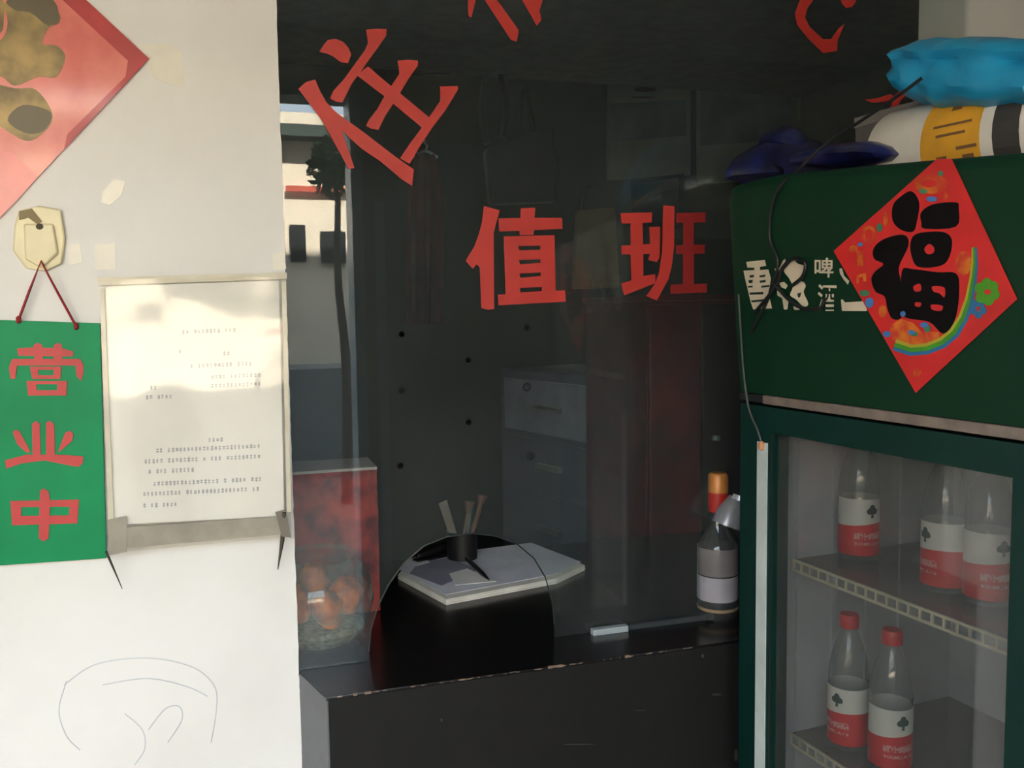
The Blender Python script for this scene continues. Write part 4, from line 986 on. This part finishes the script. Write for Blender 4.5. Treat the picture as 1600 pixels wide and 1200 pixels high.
# dark red wooden cupboard
B0, B1 = wy(1014, 700, .75), wy(1098, 700, .75); zB = wy(1050, 470, .75).z
wd = mat('red_wood', (84, 20, 16), .45, var=.25, scale=7, col2=(56, 14, 12))
wc = empty('wooden_cupboard', (B0.x, .75, 0), 0, 'dark red wooden cupboard standing behind the counter beside the fridge', 'cupboard')
wB = B1.x-B0.x
MB().box((0, 0.02, 0), (wB*2.3, .5, zB)).build('carcass', wd, wc, local=True)
MB().box((.003, 0, .03), (wB-.004, .0195, zB-.01)).build('door', wd, wc, local=True, bev=.003)
d2 = MB().box((wB, 0, .03), (wB*2.29, .0195, zB-.01)).build('door', mat('dark_wood', (36, 22, 22), .5), wc, local=True, bev=.003)
MB().lathe([(.012, -.004), (.014, .0), (.012, .012)], (wB+.04, -.012, zB*.72), 12).build('knob', alu, d2, local=True)
MB().box((-.01, -.012, zB+.0005), (wB*2.3+.01, .51, zB+.018)).build('cornice', wd, wc, local=True)

# ================================================================ STREET BEHIND THE CAMERA (mirrored in the glass)
struct(MB().box((-14, -16, -.25), (14, LY-.51, -.13)).build('street_ground', mat('asphalt', (120, 116, 108), .9, var=.1, scale=3)))
FY = -8.2
def refl(px, py, y=FY): q_ = wy(px, py, .011*2-y); return Vector((q_.x, y, q_.z))
hz = empty('shop_house', (-2, FY, -.13), 0, 'sunlit cream shop house across the street mirrored in the glass', 'house')
zA_, zB_ = refl(500, 402).z, refl(500, 222).z
cw = mat('cream_render', (240, 226, 202), .9, var=.06, scale=2)
MB().box((-12, FY-4, -.13), (9, FY, zB_+.3)).build('wall', cw, hz)
dkw = mat('dark_window', (30, 30, 32), .3)
MB().box((-12, FY+.001, zB_), (9, FY+.3, zB_+.12)).build('awning', mat('awning_green', (62, 74, 66), .8), hz)
for (x0, y0, x1, y1) in ((503, 250, 536, 296), (452, 352, 478, 410), (500, 362, 540, 412)):
    a = refl(x0, y0); b = refl(x1, y1)
    f_ = MB().box((min(a.x, b.x), FY+.001, b.z), (max(a.x, b.x), FY+.06, a.z)).build('window', dkw, hz)
    MB().box((min(a.x, b.x)+.03, FY+.061, b.z+.03), (max(a.x, b.x)-.03, FY+.065, a.z-.03)).build('pane', mat('far_pane', (40, 42, 44), .2), f_)
for k in range(7):
    x = -9+k*1.9
    if -0.6 < x < 1.2: continue
    f_ = MB().box((x, FY+.001, .9), (x+.9, FY+.05, 2.0)).build('window', dkw, hz)
a = refl(446, 296); b = refl(553, 300)
MB().box((a.x, FY+.0605, a.z-.03), (b.x, FY+.09, a.z+.03)).build('red_stripe', mat('stripe_red', (206, 90, 66), .7), hz)
MB().box((-12, FY+.001, -.13), (9, FY+.9, zA_-1.15)).build('forecourt_wall', mat('forecourt', (120, 126, 128), .8), hz)

# a small tree added as stand-in for unclear dark shapes in the mirrored view
ty = -6.0
tb = refl(528, 300, ty)
tree = empty('stand_in_tree', (tb.x, ty, -.13), 0, 'small leafy stand-in tree mirrored against the sunlit house', 'tree')
MB().tube(smoothpath([(tb.x, ty, -.13), (tb.x+.03, ty, 1.0), (tb.x-.02, ty, 1.8), tb], 5), [.05-.0018*k for k in range(16)], 8).build('stand_in_trunk', mat('stand_in_bark', (72, 60, 50), .9), tree, smooth=True)
cr = MB(); tr_ = random.Random(21); tc_ = refl(524, 262, ty)
for k in range(420):
    a_, b_ = tr_.uniform(0, 6.283), tr_.uniform(-1, 1); rad = tr_.random()**.4*.30
    c_ = tc_+Vector((math.cos(a_)*math.sqrt(1-b_*b_)*rad*.75, math.sin(a_)*math.sqrt(1-b_*b_)*rad, b_*rad*.9))
    d1 = Vector((tr_.uniform(-1, 1), tr_.uniform(-1, 1), tr_.uniform(-1, 1))).normalized(); d2 = d1.orthogonal().normalized(); z_ = tr_.uniform(.03, .06)
    cr.add([c_-d1*z_, c_-d2*z_*.45, c_+d1*z_, c_+d2*z_*.45], [(0, 1, 2, 3)])
cr.build('crown', mat('stand_in_leaf_green', (58, 84, 50), .7, var=.2), tree)['kind'] = 'stuff'
